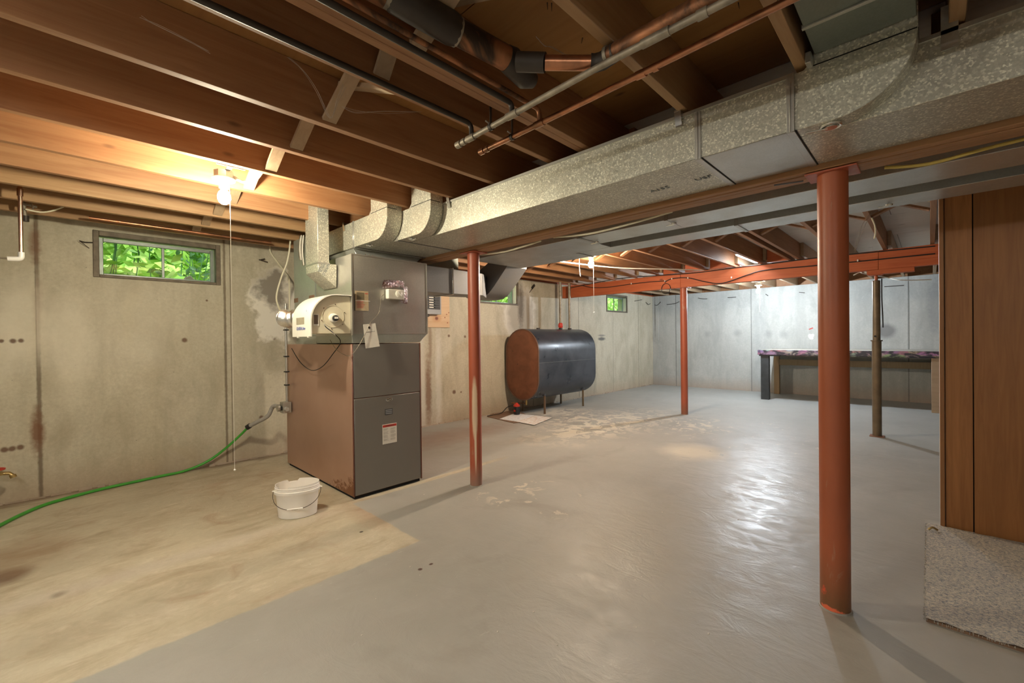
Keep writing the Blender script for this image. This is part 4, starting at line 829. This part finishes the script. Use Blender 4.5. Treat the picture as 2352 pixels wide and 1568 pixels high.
for (x, y, lb) in ((1.294, 1.36, 'grey'), (1.427, 1.36, 'copper')):
    t_ = thing('pipe_hanger', (x, y, 2.19), 'thin metal strap hanger holding the %s water pipe' % lb, 'hanger'); MB().box(x-.006, x+.006, y-.001, y+.001, 2.175, 2.30).build('strap', M_BLKIRON, t_); bb = MB(); ring(bb, (x, y, 2.165), (0, 1, 0), .0155, .014); bb.build('clamp', M_BLKIRON, t_); MB().tube([(x-.03, y, 2.18), (x+.026, y, 2.17)], .0035, 6).build('screw', M_GALV2, t_)
dr = thing('drain_pipe', (1.0, 1.03, 2.25), 'large blackened copper drain pipe with angled branch fittings overhead', 'pipe')
B1 = at_z(906, -12, 2.297); B2 = at_z(920, -6, 2.295); B3 = at_z(1048, 72, 2.28); B5 = at_z(1172, 139, 2.265); B6 = at_z(1226, 187, 2.25); A = B3+(B3-B5)*5; A.z = 2.36
dx_ = (B5-B3).normalized()
MB().tube([A, B5], .042, 24).build('large_pipe', M_COPD, dr)
MB().tube([B1-dx_*.02, B1, B3-dx_*.02, B3], [.044, .051, .051, .046], 24).build('coupling', M_BLKIRON, dr)
MB().tube([B5-dx_*.02, B5, B6-dx_*.04, B6], [.044, .048, .044, .026], 24).build('wye_fitting', M_BLKIRON, dr)
W1 = at_z(1188, 142, 2.24); W2 = at_z(1252, 144, 2.222); W3 = at_z(1368, 145, 2.210); W4 = at_z(1384, 140, 2.208); W5 = at_z(1396, 128, 2.207); W6 = at_z(1665, -18, 2.207); W6 = W5+(W6-W5)*9; W6.z = 2.207
MB().tube([W1, W2], .033, 18).build('wye_branch', M_BLKIRON, dr); MB().tube([W2, W3], .025, 18).build('branch_run', M_COP, dr)
MB().tube([W3+(W2-W3)*.1, W3, W4, W5+(W6-W5)*.01], .030, 18).build('bend', M_BLKIRON, dr); MB().tube([W5, W6], .028, 18).build('small_pipe', M_COPD, dr)
for (p, dr_, rr) in ((B1-dx_*.02, dx_, .047), (B3, dx_, .047), (W5, (0, 1, 0), .031)): bb = MB(); ring(bb, p, dr_, rr, .012); bb.build('solder_ring', M_GPIPE, dr)
# left-edge pipes
pl = thing('copper_drop_pipe', (.0, 4.0, 1.7), 'shiny copper pipe dropping down at the left edge before the window wall', 'pipe')
T1 = at_y(45, 398, 4.3); T2 = at_y(46, 440, 4.3); T0 = at_y(-20, 180, 3.1); T3 = at_y(55, 590, 4.3)
T2 = V3((T1.x, 4.3, T2.z)); 
MB().tube(fillet([T0, T1, V3((T1.x, 4.3, T3.z+.0))], .03), .011, 14).build('pipe_run', M_CPIPE, pl)
for (z_, L) in ((T1.z-.02, .03), (T1.z-.055, .02), (T1.z-.10, .05)): MB().tube([(T1.x, 4.3, z_), (T1.x, 4.3, z_-L)], .0155, 12).build('fitting', M_CPIPE, pl)
MB().tube(fillet([(T1.x, 4.3, T3.z+.03), (T1.x, 4.3, T3.z-.015), (T1.x-.06, 4.3, T3.z-.02)], .02), .0155, 12).build('elbow', M_PORC, pl)
MB().tube([(T1.x-.05, 4.3, T3.z-.02), (T1.x-1.2, 4.25, T3.z+.04)], .006, 10).build('outlet_tube', M_GPIPE, pl)
MB().beam((T1.x-.05, 4.29, T1.z+.0), (T1.x+.055, 4.29, T1.z-.005), .012, .01).build('bracket', M_BLKIRON, pl)
wv = thing('water_valve', (.05, 4.9, 2.1), 'old pipe stub with brass ground clamp under the joists at the left', 'pipe')
Q1 = at_y(52, 455, 4.75); Q2 = at_y(58, 505, 4.75)
MB().tube([at_y(46, 420, 4.6), Q1, Q2], .012, 12).build('pipe_run', M_GPIPE, wv); MB().tube([Q2+V3((0, 0, .03)), Q2+V3((0, 0, -.01))], .02, 14).build('end_cap', M_BLKIRON, wv)
q = at_y(62, 470, 4.73); MB().beam(q+V3((-.035, 0, .005)), q+V3((.05, 0, -.005)), .02, .014).build('clamp', M_GPIPE, wv, .003); MB().tube([q+V3((.02, -.01, .035)), q+V3((.03, -.01, -.03))], .006, 8).build('clamp_bolt', M_CHROME, wv)
cable('ground_cable', [at_y(58, 480, 4.72), at_y(100, 487, 4.74), at_y(145, 475, 4.76), at_y(182, 449, 4.77), at_y(185, 430, 4.74), at_y(176, 410, 4.6)], .0055, M_CABLE, 'cream cable looping from the left pipe clamp up to a joist')
cable('drooping_joist_cable', [at_y(228, 418, 4.4), at_y(260, 432, 4.42), at_y(300, 439, 4.43), at_y(345, 440, 4.43), at_y(360, 442, 4.5)], .005, M_CABLE, 'cream cable drooping below a joist above the first window')
pipe('wall_top_pipe', 'long thin copper pipe fixed along the top of the window wall', [V3((.15, 4.72, 2.232)), V3((1.45, 4.72, 2.232))], .012, M_COP)
tag(MB().tube([at_y(205, 570, WY-.01), at_y(183, 553, WY-.05)], .003, 6).build('bent_nail', M_BLKIRON), 'bent dark wire on the wall left of the first window', 'wire')
cable('form_tie', [at_y(183, 553, WY-.002), at_y(195, 556, WY-.03), at_y(214, 557, WY-.004)], .0045, M_BLKIRON, 'rusty bent form tie beside the upper left of first window', 'form tie')
for i, (p, lb) in enumerate(((((595, 596), (615, 602)), 'lower of the two rusty form ties right of the first window'), (((596, 597), (608, 594)), 'upper of the two rusty form ties right of the first window'))):
    cable('form_tie', [at_y(*p[0], WY-.003), at_y(*p[1], WY-.06)], .005, M_BLKIRON, lb, 'form tie')
# form ties on the far walls
ties = [((1459, 691), (1476, 688)), ((1485, 694), (1489, 699), (1495, 697)), ((1502, 699), (1509, 701), (1517, 693)), ((1531, 699), (1550, 697), (1560, 692)), ((1603, 684), (1613, 686), (1624, 686)), ((1671, 683), (1680, 683), (1690, 682)), ((1758, 675), (1764, 679)), ((1835, 671), (1848, 672)), ((2031, 658), (2076, 655))]
words = ['right of the small far window', 'just left of the far corner', 'just right of the far corner', 'left of the slim red column top', 'right of the slim red column top', 'left of the far bulb', 'right of the far bulb', 'farther right of the far bulb', 'right of the jack post']
for i, (p, wd_) in enumerate(zip(ties, words)):
    pp = [(at_y(x, y, WY-.02) if i < 2 else at_x(x, y, BX-.02)) for x, y in p]; pp[0] = pp[0]+V3((0, .016, 0) if i < 2 else (.016, 0, 0)); pp[-1] = pp[-1]+V3((0, .016, 0) if i < 2 else (.016, 0, 0))
    cable('form_tie', pp, .007, M_BLKIRON, 'thin dark form tie wire on the concrete, %s' % wd_, 'form tie', 3, 6)
# spigot at left edge
sp = thing('brass_spigot', (-.25, 5.1, .2), 'brass tap with red handle at the left edge of the window wall', 'tap')
q = at_y(8, 1085, 5.08); MB().tube([(q.x-.02, WY, q.z), (q.x-.02, 5.12, q.z), (q.x-.01, 5.06, q.z-.004)], .013, 12).build('body', M_BRASS, sp)
MB().tube([(q.x-.05, 5.08, q.z+.002), (q.x+.03, 5.07, q.z-.01), (q.x+.045, 5.065, q.z-.03)], [.014, .013, .015], 12).build('spout', M_BRASS, sp)
MB().tube([(q.x+.045, 5.065, q.z-.025), (q.x+.052, 5.062, q.z-.045)], .019, 12).build('threaded_outlet', M_BRASS, sp)
MB().lathe([(.012, .015), (.032, .02), (.034, .03), (.022, .036), (.0001, .038)], (q.x-.02, 5.06, q.z+.008), 14).build('handle', M_REDP, sp)
# ---------------------------------------------------------------- electrical panel
bd_ = tag(MB().box(3.36, 4.045, WY-.019, WY-.0005, 1.425, 2.05).build('plywood_backboard', M_PINE, bevel=.002), 'knotty pine plywood board on the wall behind the furnace', 'board')
ep = thing('breaker_panel', (3.6, 5.15, 1.6), 'grey breaker panel on the plywood board behind the furnace', 'electrical panel')
MB().box(3.46, 3.825, 5.11, WY-.0195, 1.61, 2.02).build('case', M_GREYBOX, ep, .004); MB().box(3.47, 3.80, 5.105, 5.1095, 1.68, 2.0).build('inner_plate', M_TINK, ep)
for k in range(5):
    for j in range(3): MB().box(3.50+.1*j, 3.575+.1*j, 5.094, 5.1045, 1.70+.035*k, 1.714+.035*k).build('breaker', M_BLK if j != 1 else M_WHITE, ep)
MB().box(3.48, 3.79, 5.103, 5.1045, 1.90, 1.98).build('label_sheet', M_NEWS2, ep)
tag(MB().tube([(3.62, 5.16, 1.609), (3.62, 5.16, 1.575)], .022, 12).build('cable_connector', M_BLKIRON), 'dark cable connector below the breaker panel', 'connector')
# ---------------------------------------------------------------- oil tank
tk = thing('oil_tank', (6.0, 4.8, 0), 'large black oval oil tank with brown end on pipe legs', 'oil tank')
TX0, TX1, TY0, TY1, TZ0, TZ1 = 5.20, 6.86, 4.44, 5.16, .238, 1.405
def oval(sc=1.0, n=16):
    R = (TY1-TY0)/2*sc; yc = (TY0+TY1)/2; zt_ = TZ1-(TY1-TY0)/2; zb_ = TZ0+(TY1-TY0)/2; out = []
    for k in range(n+1): a = math.pi*k/n; out.append((yc+R*math.cos(a), zt_+R*math.sin(a)))
    for k in range(n+1): a = math.pi+math.pi*k/n; out.append((yc+R*math.cos(a), zb_+R*math.sin(a)))
    return out
def loft(sections, capA=True, capB=True):
    b = MB(); vs = []; fs = []; n_ = len(sections[0][1])
    for (x, P_) in sections: vs += [(x, a, c_) for a, c_ in P_]
    for i in range(len(sections)-1):
        for k in range(n_): fs.append((i*n_+k, (i+1)*n_+k, (i+1)*n_+(k+1) % n_, i*n_+(k+1) % n_))
    if capA: fs.append(tuple(range(n_)))
    if capB: fs.append(tuple(reversed([(len(sections)-1)*n_+k for k in range(n_)])))
    b.add(vs, fs, True); return b
loft([(TX0+.004, oval(1.0)), (TX1-.06, oval(1.0)), (TX1-.03, oval(.985)), (TX1-.01, oval(.93)), (TX1, oval(.82)), (TX1+.01, oval(.5))]).build('shell', M_TANK, tk)
loft([(TX0-.012, oval(.55)), (TX0-.008, oval(.85)), (TX0+.002, oval(.955)), (TX0+.010, oval(.965))]).build('end_cap', M_TEND, tk)
b = loft([(TX0-.004, oval(1.0)), (TX0+.012, oval(1.008)), (TX0+.014, oval(.97)), (TX0-.004, oval(.965))], False, False); n_ = len(oval()); b.f += [[3*n_+k, k, (k+1) % n_, 3*n_+(k+1) % n_] for k in range(n_)]; b.sm += [True]*n_; b.build('end_rim', plain('rusty_rim', (.16, .085, .055), .5, .2), tk)
MB().box(TX0+.01, TX1-.05, TY0-.004, TY0+.002, .853, .858).build('weld_seam', plain('seam_grey', (.16, .17, .17), .5), tk)
for (x, y) in ((5.50, 4.575), (6.585, 4.565), (6.57, 5.06), (5.50, 5.06)):
    MB().tube([(x, y, .0), (x, y, .42)], .018, 14).build('leg', plain('rusty_leg', (.14, .085, .05), .5, .2) if x == 5.50 and y < 5 else M_JACK, tk)
    MB().tube([(x, y-.0 + (.012 if y < 5 else -.012), .30), (x, y+(.012 if y < 5 else -.012), .48)], .032, 14).build('leg_bracket', M_TANK, tk)
MB().tube([(5.62, 4.80, 1.39), (5.62, 4.80, 1.425)], .03, 12).build('gauge_plug', M_BLKIRON, tk)
MB().tube([(5.30, 4.80, .24), (5.30, 4.80, .15)], .018, 10).build('outlet_valve', M_BRASS, tk)
for (px, lb) in ((1287, 'fill'), (1308, 'vent')):
    q = at_y(px, 700, 4.82); t_ = thing('tank_pipe', (q.x, 4.82, 1.40), 'vertical steel %s pipe rising from the top of the oil tank' % ('left' if lb == 'fill' else 'right'), 'pipe')
    MB().tube([(q.x, 4.82, 1.406), (q.x, 4.82, 2.262)], .024, 14).build('pipe_run', M_GPIPE, t_); MB().tube([(q.x, 4.82, 1.4065), (q.x, 4.82, 1.43)], .035, 14).build('collar', M_BLKIRON, t_)
    if lb == 'fill': MB().lathe([(.03, 0), (.042, .015), (.045, .05), (.034, .08), (.026, .09)], (q.x, 4.82, 1.432), 14).build('red_gauge', M_REDP, t_)
# oil filter canister
q = at_z(1187, 950, .02)
fl = thing('oil_filter_can', (q.x, q.y, .03), 'small black oil filter canister with bright red lid beneath the tank', 'filter')
MB().lathe([(.045, 0), (.05, .004), (.05, .125), (.047, .13)], (q.x, q.y, .012), 22).build('canister', M_BLK, fl); MB().lathe([(.054, .13), (.054, .15), (.03, .17), (.018, .185), (.0001, .186)], (q.x, q.y, .012), 22).build('lid', M_REDP, fl)
MB().box(q.x-.051, q.x-.0495, q.y-.02, q.y+.02, .06, .09).build('decal', M_REDP, fl)
MB().tube(spline([(q.x, q.y+.03, .17), (q.x+.0, q.y+.1, .19), (5.30, 4.83, .17)], 5), .009, 8).build('fuel_line', M_COPD, fl)
cable('oil_line', [at_z(1120, 955, .012), at_z(1150, 949, .012), at_y(1165, 935, 5.1), at_y(1178, 932, 5.0), at_z(1187, 938, .12)], .007, M_BLK, 'thin black oil line crossing the floor to the filter under the tank', 'line')
# cardboard and papers on the floor
cb_ = [at_z(x, y, 0) for x, y in ((1118, 957), (1180, 972), (1235, 966), (1200, 948), (1165, 944), (1140, 946))]
b = MB(); b.prism([(v.x, v.y) for v in cb_], 'z', .001, .007); tag(b.build('cardboard_sheet', M_CARD), 'flat brown cardboard sheet on the floor under the tank end', 'cardboard')
def sheet(P_, z, mat, nm, lb):
    q_ = [at_z(x, y, z) for x, y in P_]; b = MB(); b.prism([(v.x, v.y) for v in q_], 'z', z, z+.002); return tag(b.build(nm, mat), lb, 'newspaper')
sheet(((1147, 962), (1188, 968), (1228, 954), (1183, 949)), .0075, M_NEWS, 'newspaper_page', 'white newspaper page on the cardboard, left sheet with blue print')
sheet(((1186, 968), (1227, 976), (1268, 959), (1230, 954)), .0105, M_NEWS2, 'newspaper_page', 'white newspaper page by the tank leg, right sheet with orange print')
# ---------------------------------------------------------------- workbench
wk = thing('workbench', (10.0, 1.0, 0), 'long paint-spattered workbench along the back wall', 'workbench')
MB().box(9.47, BX-.02, -1.2, 2.425, .925, .965).build('worktop', M_BENCHT, wk, .004); MB().box(9.462, 9.4695, -1.2, 2.43, .875, .968).build('front_edge', M_BENCHF, wk, .003)
MB().box(9.475, 9.56, 2.05, 2.41, .85, .9245).build('corner_block', M_BENCHL, wk, .003); MB().box(9.48, 9.52, -1.2, 2.05, .86, .9245).build('front_rail', M_BENCHF, wk)
for (x0, x1, y0, y1, m_) in ((9.49, 9.58, 2.243, 2.385, M_BENCHL), (10.55, 10.64, 2.30, 2.40, M_BENCHW), (9.49, 9.58, -.13, -.02, M_STRUT), (10.55, 10.64, -.13, -.03, M_BENCHW)): MB().box(x0, x1, y0, y1, 0, .9245).build('leg', m_, wk, .004)
MB().box(10.56, 10.6, -.03, 2.30, .62, .74).build('back_rail', M_BENCHW, wk)
# hanging cord by jack post, tape scrap, outlet, white cable
cable('dangling_wire', [at_x(2025, 640, 8.5), at_x(2025, 680, 8.5), at_x(2027, 720, 8.5), at_x(2028, 752, 8.5)], .009, M_BLK, 'black hanging cord with plug just right of the jack post')
cable('white_cable', [at_x(1960, 632, 7.05), at_x(1975, 625, 7.05), at_x(1985, 628, 7.05), at_x(2030, 636, 8.5), at_x(2070, 643, 8.5), at_x(2140, 642, 8.5)], .007, M_WHITE, 'white cable sagging right of the jack post top')
q = at_x(1862, 755, BX-.005); tag(MB().beam(q+V3((0, .03, -.01)), q+V3((0, -.04, .02)), .02, .004, (1, 0, 0)).build('red_hook', M_RINK), 'little red scrap fixed on the back wall above the bench', 'scrap')
cl = MB(); q = at_y(1224, 661, WY-.01); cl.beam(q+V3((-.09, 0, -.09)), q+V3((-.01, 0, .0)), .008, .006, (0, 1, 0)); cl.beam(q+V3((-.03, 0, -.01)), q+V3((.05, 0, .06)), .045, .008, (0, 1, 0)); tag(cl.build('metal_strap', M_BLKIRON), 'dark bent metal strap on the wall right of the middle window', 'strap')
# wires on the far beam
X_ = 6.845
cable('beam_wire', [at_x(x, y, X_) for x, y in ((1310, 661), (1420, 640), (1520, 632), (1600, 626), (1700, 613), (1780, 604), (1893, 590))]+[V3((X_, -.05, 2.235))], .007, M_BLK, 'upper black wire stapled along the top of the far beam')
cable('beam_wire', [at_x(x, y, X_) for x, y in ((1335, 655), (1360, 660), (1400, 659), (1450, 652), (1495, 647), (1527, 645))], .006, M_BLK, 'lower left black wire on the far beam, before the coil')
cable('beam_wire', [at_x(x, y, X_) for x, y in ((1527, 648), (1543, 640), (1580, 638), (1620, 647), (1660, 650), (1720, 630), (1760, 620), (1893, 608))]+[V3((X_, -.05, 2.15))], .007, M_BLK, 'lower right wavy black wire on the far beam, past the coil')
q = at_x(1530, 660, X_); cable('wire_coil', [q+V3((-.006-.002*(k % 3), .075*math.cos(k*.7), .085*math.sin(k*.7)-.02)) for k in range(26)], .005, M_BLK, 'loose coil of black wire hanging on the far beam', k=3, n=6)
for i, (x, y) in enumerate(((1450, 651), (1527, 645), (1580, 638), (1543, 640), (1680, 637), (1970, 598))): q = at_x(x, y, X_-.006); tag(MB().box(q.x-.004, q.x+.004, q.y-.007, q.y+.007, q.z-.012, q.z+.012).build('cable_staple', M_PORC), 'tiny white staple on the far beam wire, %s from the tank side' % ORD[i], 'staple', 'staples on the far beam')
cable('white_ceiling_cable', [(3.75, 3.35, 2.225), (4.1, 3.35, 2.21), (4.6, 3.2, 2.19), (5.3, 3.0, 2.19), (6.2, 2.7, 2.235), (6.85, 2.5, 2.27), (6.9, 2.2, 2.275)], .008, M_WHITE, 'white cable swagged under the joists above the oil tank')
cable('girder_cable', [(2.53, 2.9, 1.99), (2.535, 2.55, 1.966), (2.53, 2.3, 1.975), (2.53, 2.12, 1.99)], .007, M_CABLE, 'cream cable sagging below the girder, left piece by the red column')
cable('girder_cable', [(2.53, 2.0, 1.995), (2.535, 1.7, 1.968), (2.535, 1.4, 1.975), (2.53, 1.1, 1.995)], .007, M_CABLE, 'cream cable sagging below the girder, middle piece')
cable('yellow_cable', [(2.53, .14, 1.985), (2.56, -.0, 1.97), (2.56, -.2, 1.985), (2.55, -.6, 2.0)], .007, M_YCABLE, 'yellow cable under the girder at the right edge')
cable('hanging_wire', [(4.02, -.03, 2.30), (3.99, -.02, 2.25), (4.0, -.03, 2.19), (3.97, -.01, 2.15), (3.93, .0, 2.11)], .005, M_CABLE, 'short pale wire dangling above the partition end')
cable('hanging_wire', [(4.9, .358, 2.262), (4.95, .34, 2.2), (4.99, .34, 2.14), (5.02, .35, 2.1)], .006, M_CABLE, 'pale wire dangling from the joist right of the big column')
# ---------------------------------------------------------------- bucket
bk = thing('white_bucket', (1.16, 3.29, 0), 'oval white plastic bucket with wire handle in front of the furnace', 'bucket')
Ls = at_z(656, 1178, 0); Rs = at_z(733, 1165, 0)
bc = V3((1.158, 3.285, 0)); dirx = (rt-V3((0, 0, rt.z))).normalized(); rot = math.atan2(dirx.y, dirx.x)+.32
prof = [(.108, 0), (.114, .004), (.126, .158), (.1265, .17), (.137, .172), (.138, .190), (.131, .194), (.134, .200), (.131, .206), (.134, .213), (.130, .218), (.131, .232)]
n_ = 64; b = MB(); vs = []; fs = []
def bp_(r, k, z, so=0): a = 2*math.pi*k/n_; x, y = r*1.10*math.cos(a), r*.80*math.sin(a); return bc+V3((x*math.cos(rot)-y*math.sin(rot), x*math.sin(rot)+y*math.cos(rot), z))
def notch(k):
    a = 360*k/n_
    dz = 0
    if 92 < a < 122: dz = -.020
    if 196 < a < 216: dz = -.006
    if 222 < a < 250: dz = -.024
    return dz
outer = prof; inner = [(.126, .232), (.122, .17), (.104, .006)]
allp = outer+inner
for (r, z) in allp:
    for k in range(n_): vs.append(bp_(r, k, z+(notch(k) if z > .226 else 0)))
for i in range(len(allp)-1):
    for k in range(n_): fs.append((i*n_+k, i*n_+(k+1) % n_, (i+1)*n_+(k+1) % n_, (i+1)*n_+k))
fs.append(tuple(reversed(range(n_)))); fs.append(tuple((len(allp)-1)*n_+k for k in range(n_)))
b.add(vs, fs, True); b.build('body', M_BUCKET, bk)
e1 = bp_(.142, 0, .185); e2 = bp_(.142, n_//2, .185); ax_ = (e1-e2).normalized(); fr_d = V3((ax_.y, -ax_.x, 0)); fr_d = fr_d if fr_d.dot(V3((fw.x, fw.y, 0))) < 0 else -fr_d
cen = (e1+e2)/2; hl = (e1-e2).length/2
def hp_(k): a = math.pi*k/24; return cen+ax_*hl*math.cos(a)+fr_d*(.128*math.sin(a)**.8)+V3((0, 0, -.105*math.sin(a)**.75))
MB().tube([hp_(k) for k in range(25)], .0019, 6).build('wire_handle', M_BLKIRON, bk); hd = [None]*3+[hp_(9.5)+fr_d*.002, hp_(14.5)+fr_d*.002]
MB().tube([hd[3], hd[4]], .006, 10).build('handle_grip', M_BUCKET, bk)
for e in (e1, e2): MB().lathe([(.0001, -.008), (.010, 0), (.0001, .008)], e, 10).build('handle_ear', M_BUCKET, bk)
# small debris on floor
b = MB()
for k in range(60):
    q = at_z(random.gauss(640, 25), random.gauss(1155, 14), 0) if k < 30 else at_z(random.uniform(600, 2100), random.uniform(1050, 1500), 0)
    s_ = random.uniform(.002, .005)
    if (1.5 < q.x < 2.25 and q.y > 3.2) or (q.x > 2.4 and q.y < .4): continue
    b.hexa([(q.x-s_, q.y-s_*.6, 0), (q.x+s_, q.y-s_*.5, 0), (q.x+s_*.8, q.y+s_, 0), (q.x-s_*.6, q.y+s_, 0)], [(q.x-s_*.6, q.y-s_*.4, s_*.6), (q.x+s_*.5, q.y-s_*.3, s_*.6), (q.x+s_*.4, q.y+s_*.6, s_*.6), (q.x-s_*.3, q.y+s_*.6, s_*.6)])
o = b.build('plaster_crumbs', M_PAPER, kind='stuff'); tag(o, 'tiny white plaster crumbs scattered on the floor beside the bucket', 'crumbs')
# ---------------------------------------------------------------- cobwebs
webs = [(((0, 135), (60, 165), (130, 190), (200, 205), (270, 213), (330, 200), (378, 178)), 2.55, 'dusty cobweb strand swagged below the fourth joist at upper left'),
        (((150, 257), (220, 262), (250, 243)), 3.0, 'small dusty cobweb strand on the joist face at the left'),
        (((663, 130), (700, 165), (730, 210), (757, 270), (775, 230), (790, 195)), 1.75, 'v-shaped cobweb hanging under the joist by the bridging'),
        (((785, 243), (815, 257), (880, 255), (960, 256)), 1.75, 'long thin cobweb thread crossing beneath the joists'),
        (((320, 40), (360, 55), (420, 85), (480, 118)), 1.75, 'faint cobweb strand high in the joist bay'),
        (((1231, 83), (1250, 105), (1270, 108), (1300, 128)), .98, 'cobweb strand trailing beside the drain fitting'),
        (((1965, 575), (1990, 500), (2040, 460), (2100, 395)), .25, 'diagonal cobweb threads right of the big column'),
        (((168, 2), (172, 20), (175, 15)), 2.3, 'tiny dust tuft hanging at the top left')]
for (P_, Y_, lb) in webs:
    b = MB()
    for s_ in range(3): b.tube(spline([at_y(x+random.uniform(-4, 4)*s_, y+random.uniform(-3, 3)*s_, Y_) for x, y in P_], 5), .0007, 4)
    tag(b.build('cobweb', M_WEB, kind='stuff'), lb, 'cobweb')

# roofing-style nail points poking through the subfloor between the joists
b = MB()
for k in range(46):
    x = random.uniform(.75, 1.75); y = random.choice((.86, .93, 1.0, 1.08, .52, .62))+random.uniform(-.02, .02); h_ = random.uniform(.015, .035)
    b.tube([(x, y, ZC+.003), (x+random.uniform(-.006, .006), y+random.uniform(-.006, .006), ZC-h_)], [.0022, .0008], 5)
tag(b.build('nail_points', M_BLKIRON, kind='stuff'), 'dark nail points poking through the subfloor near the drain pipe', 'nails')
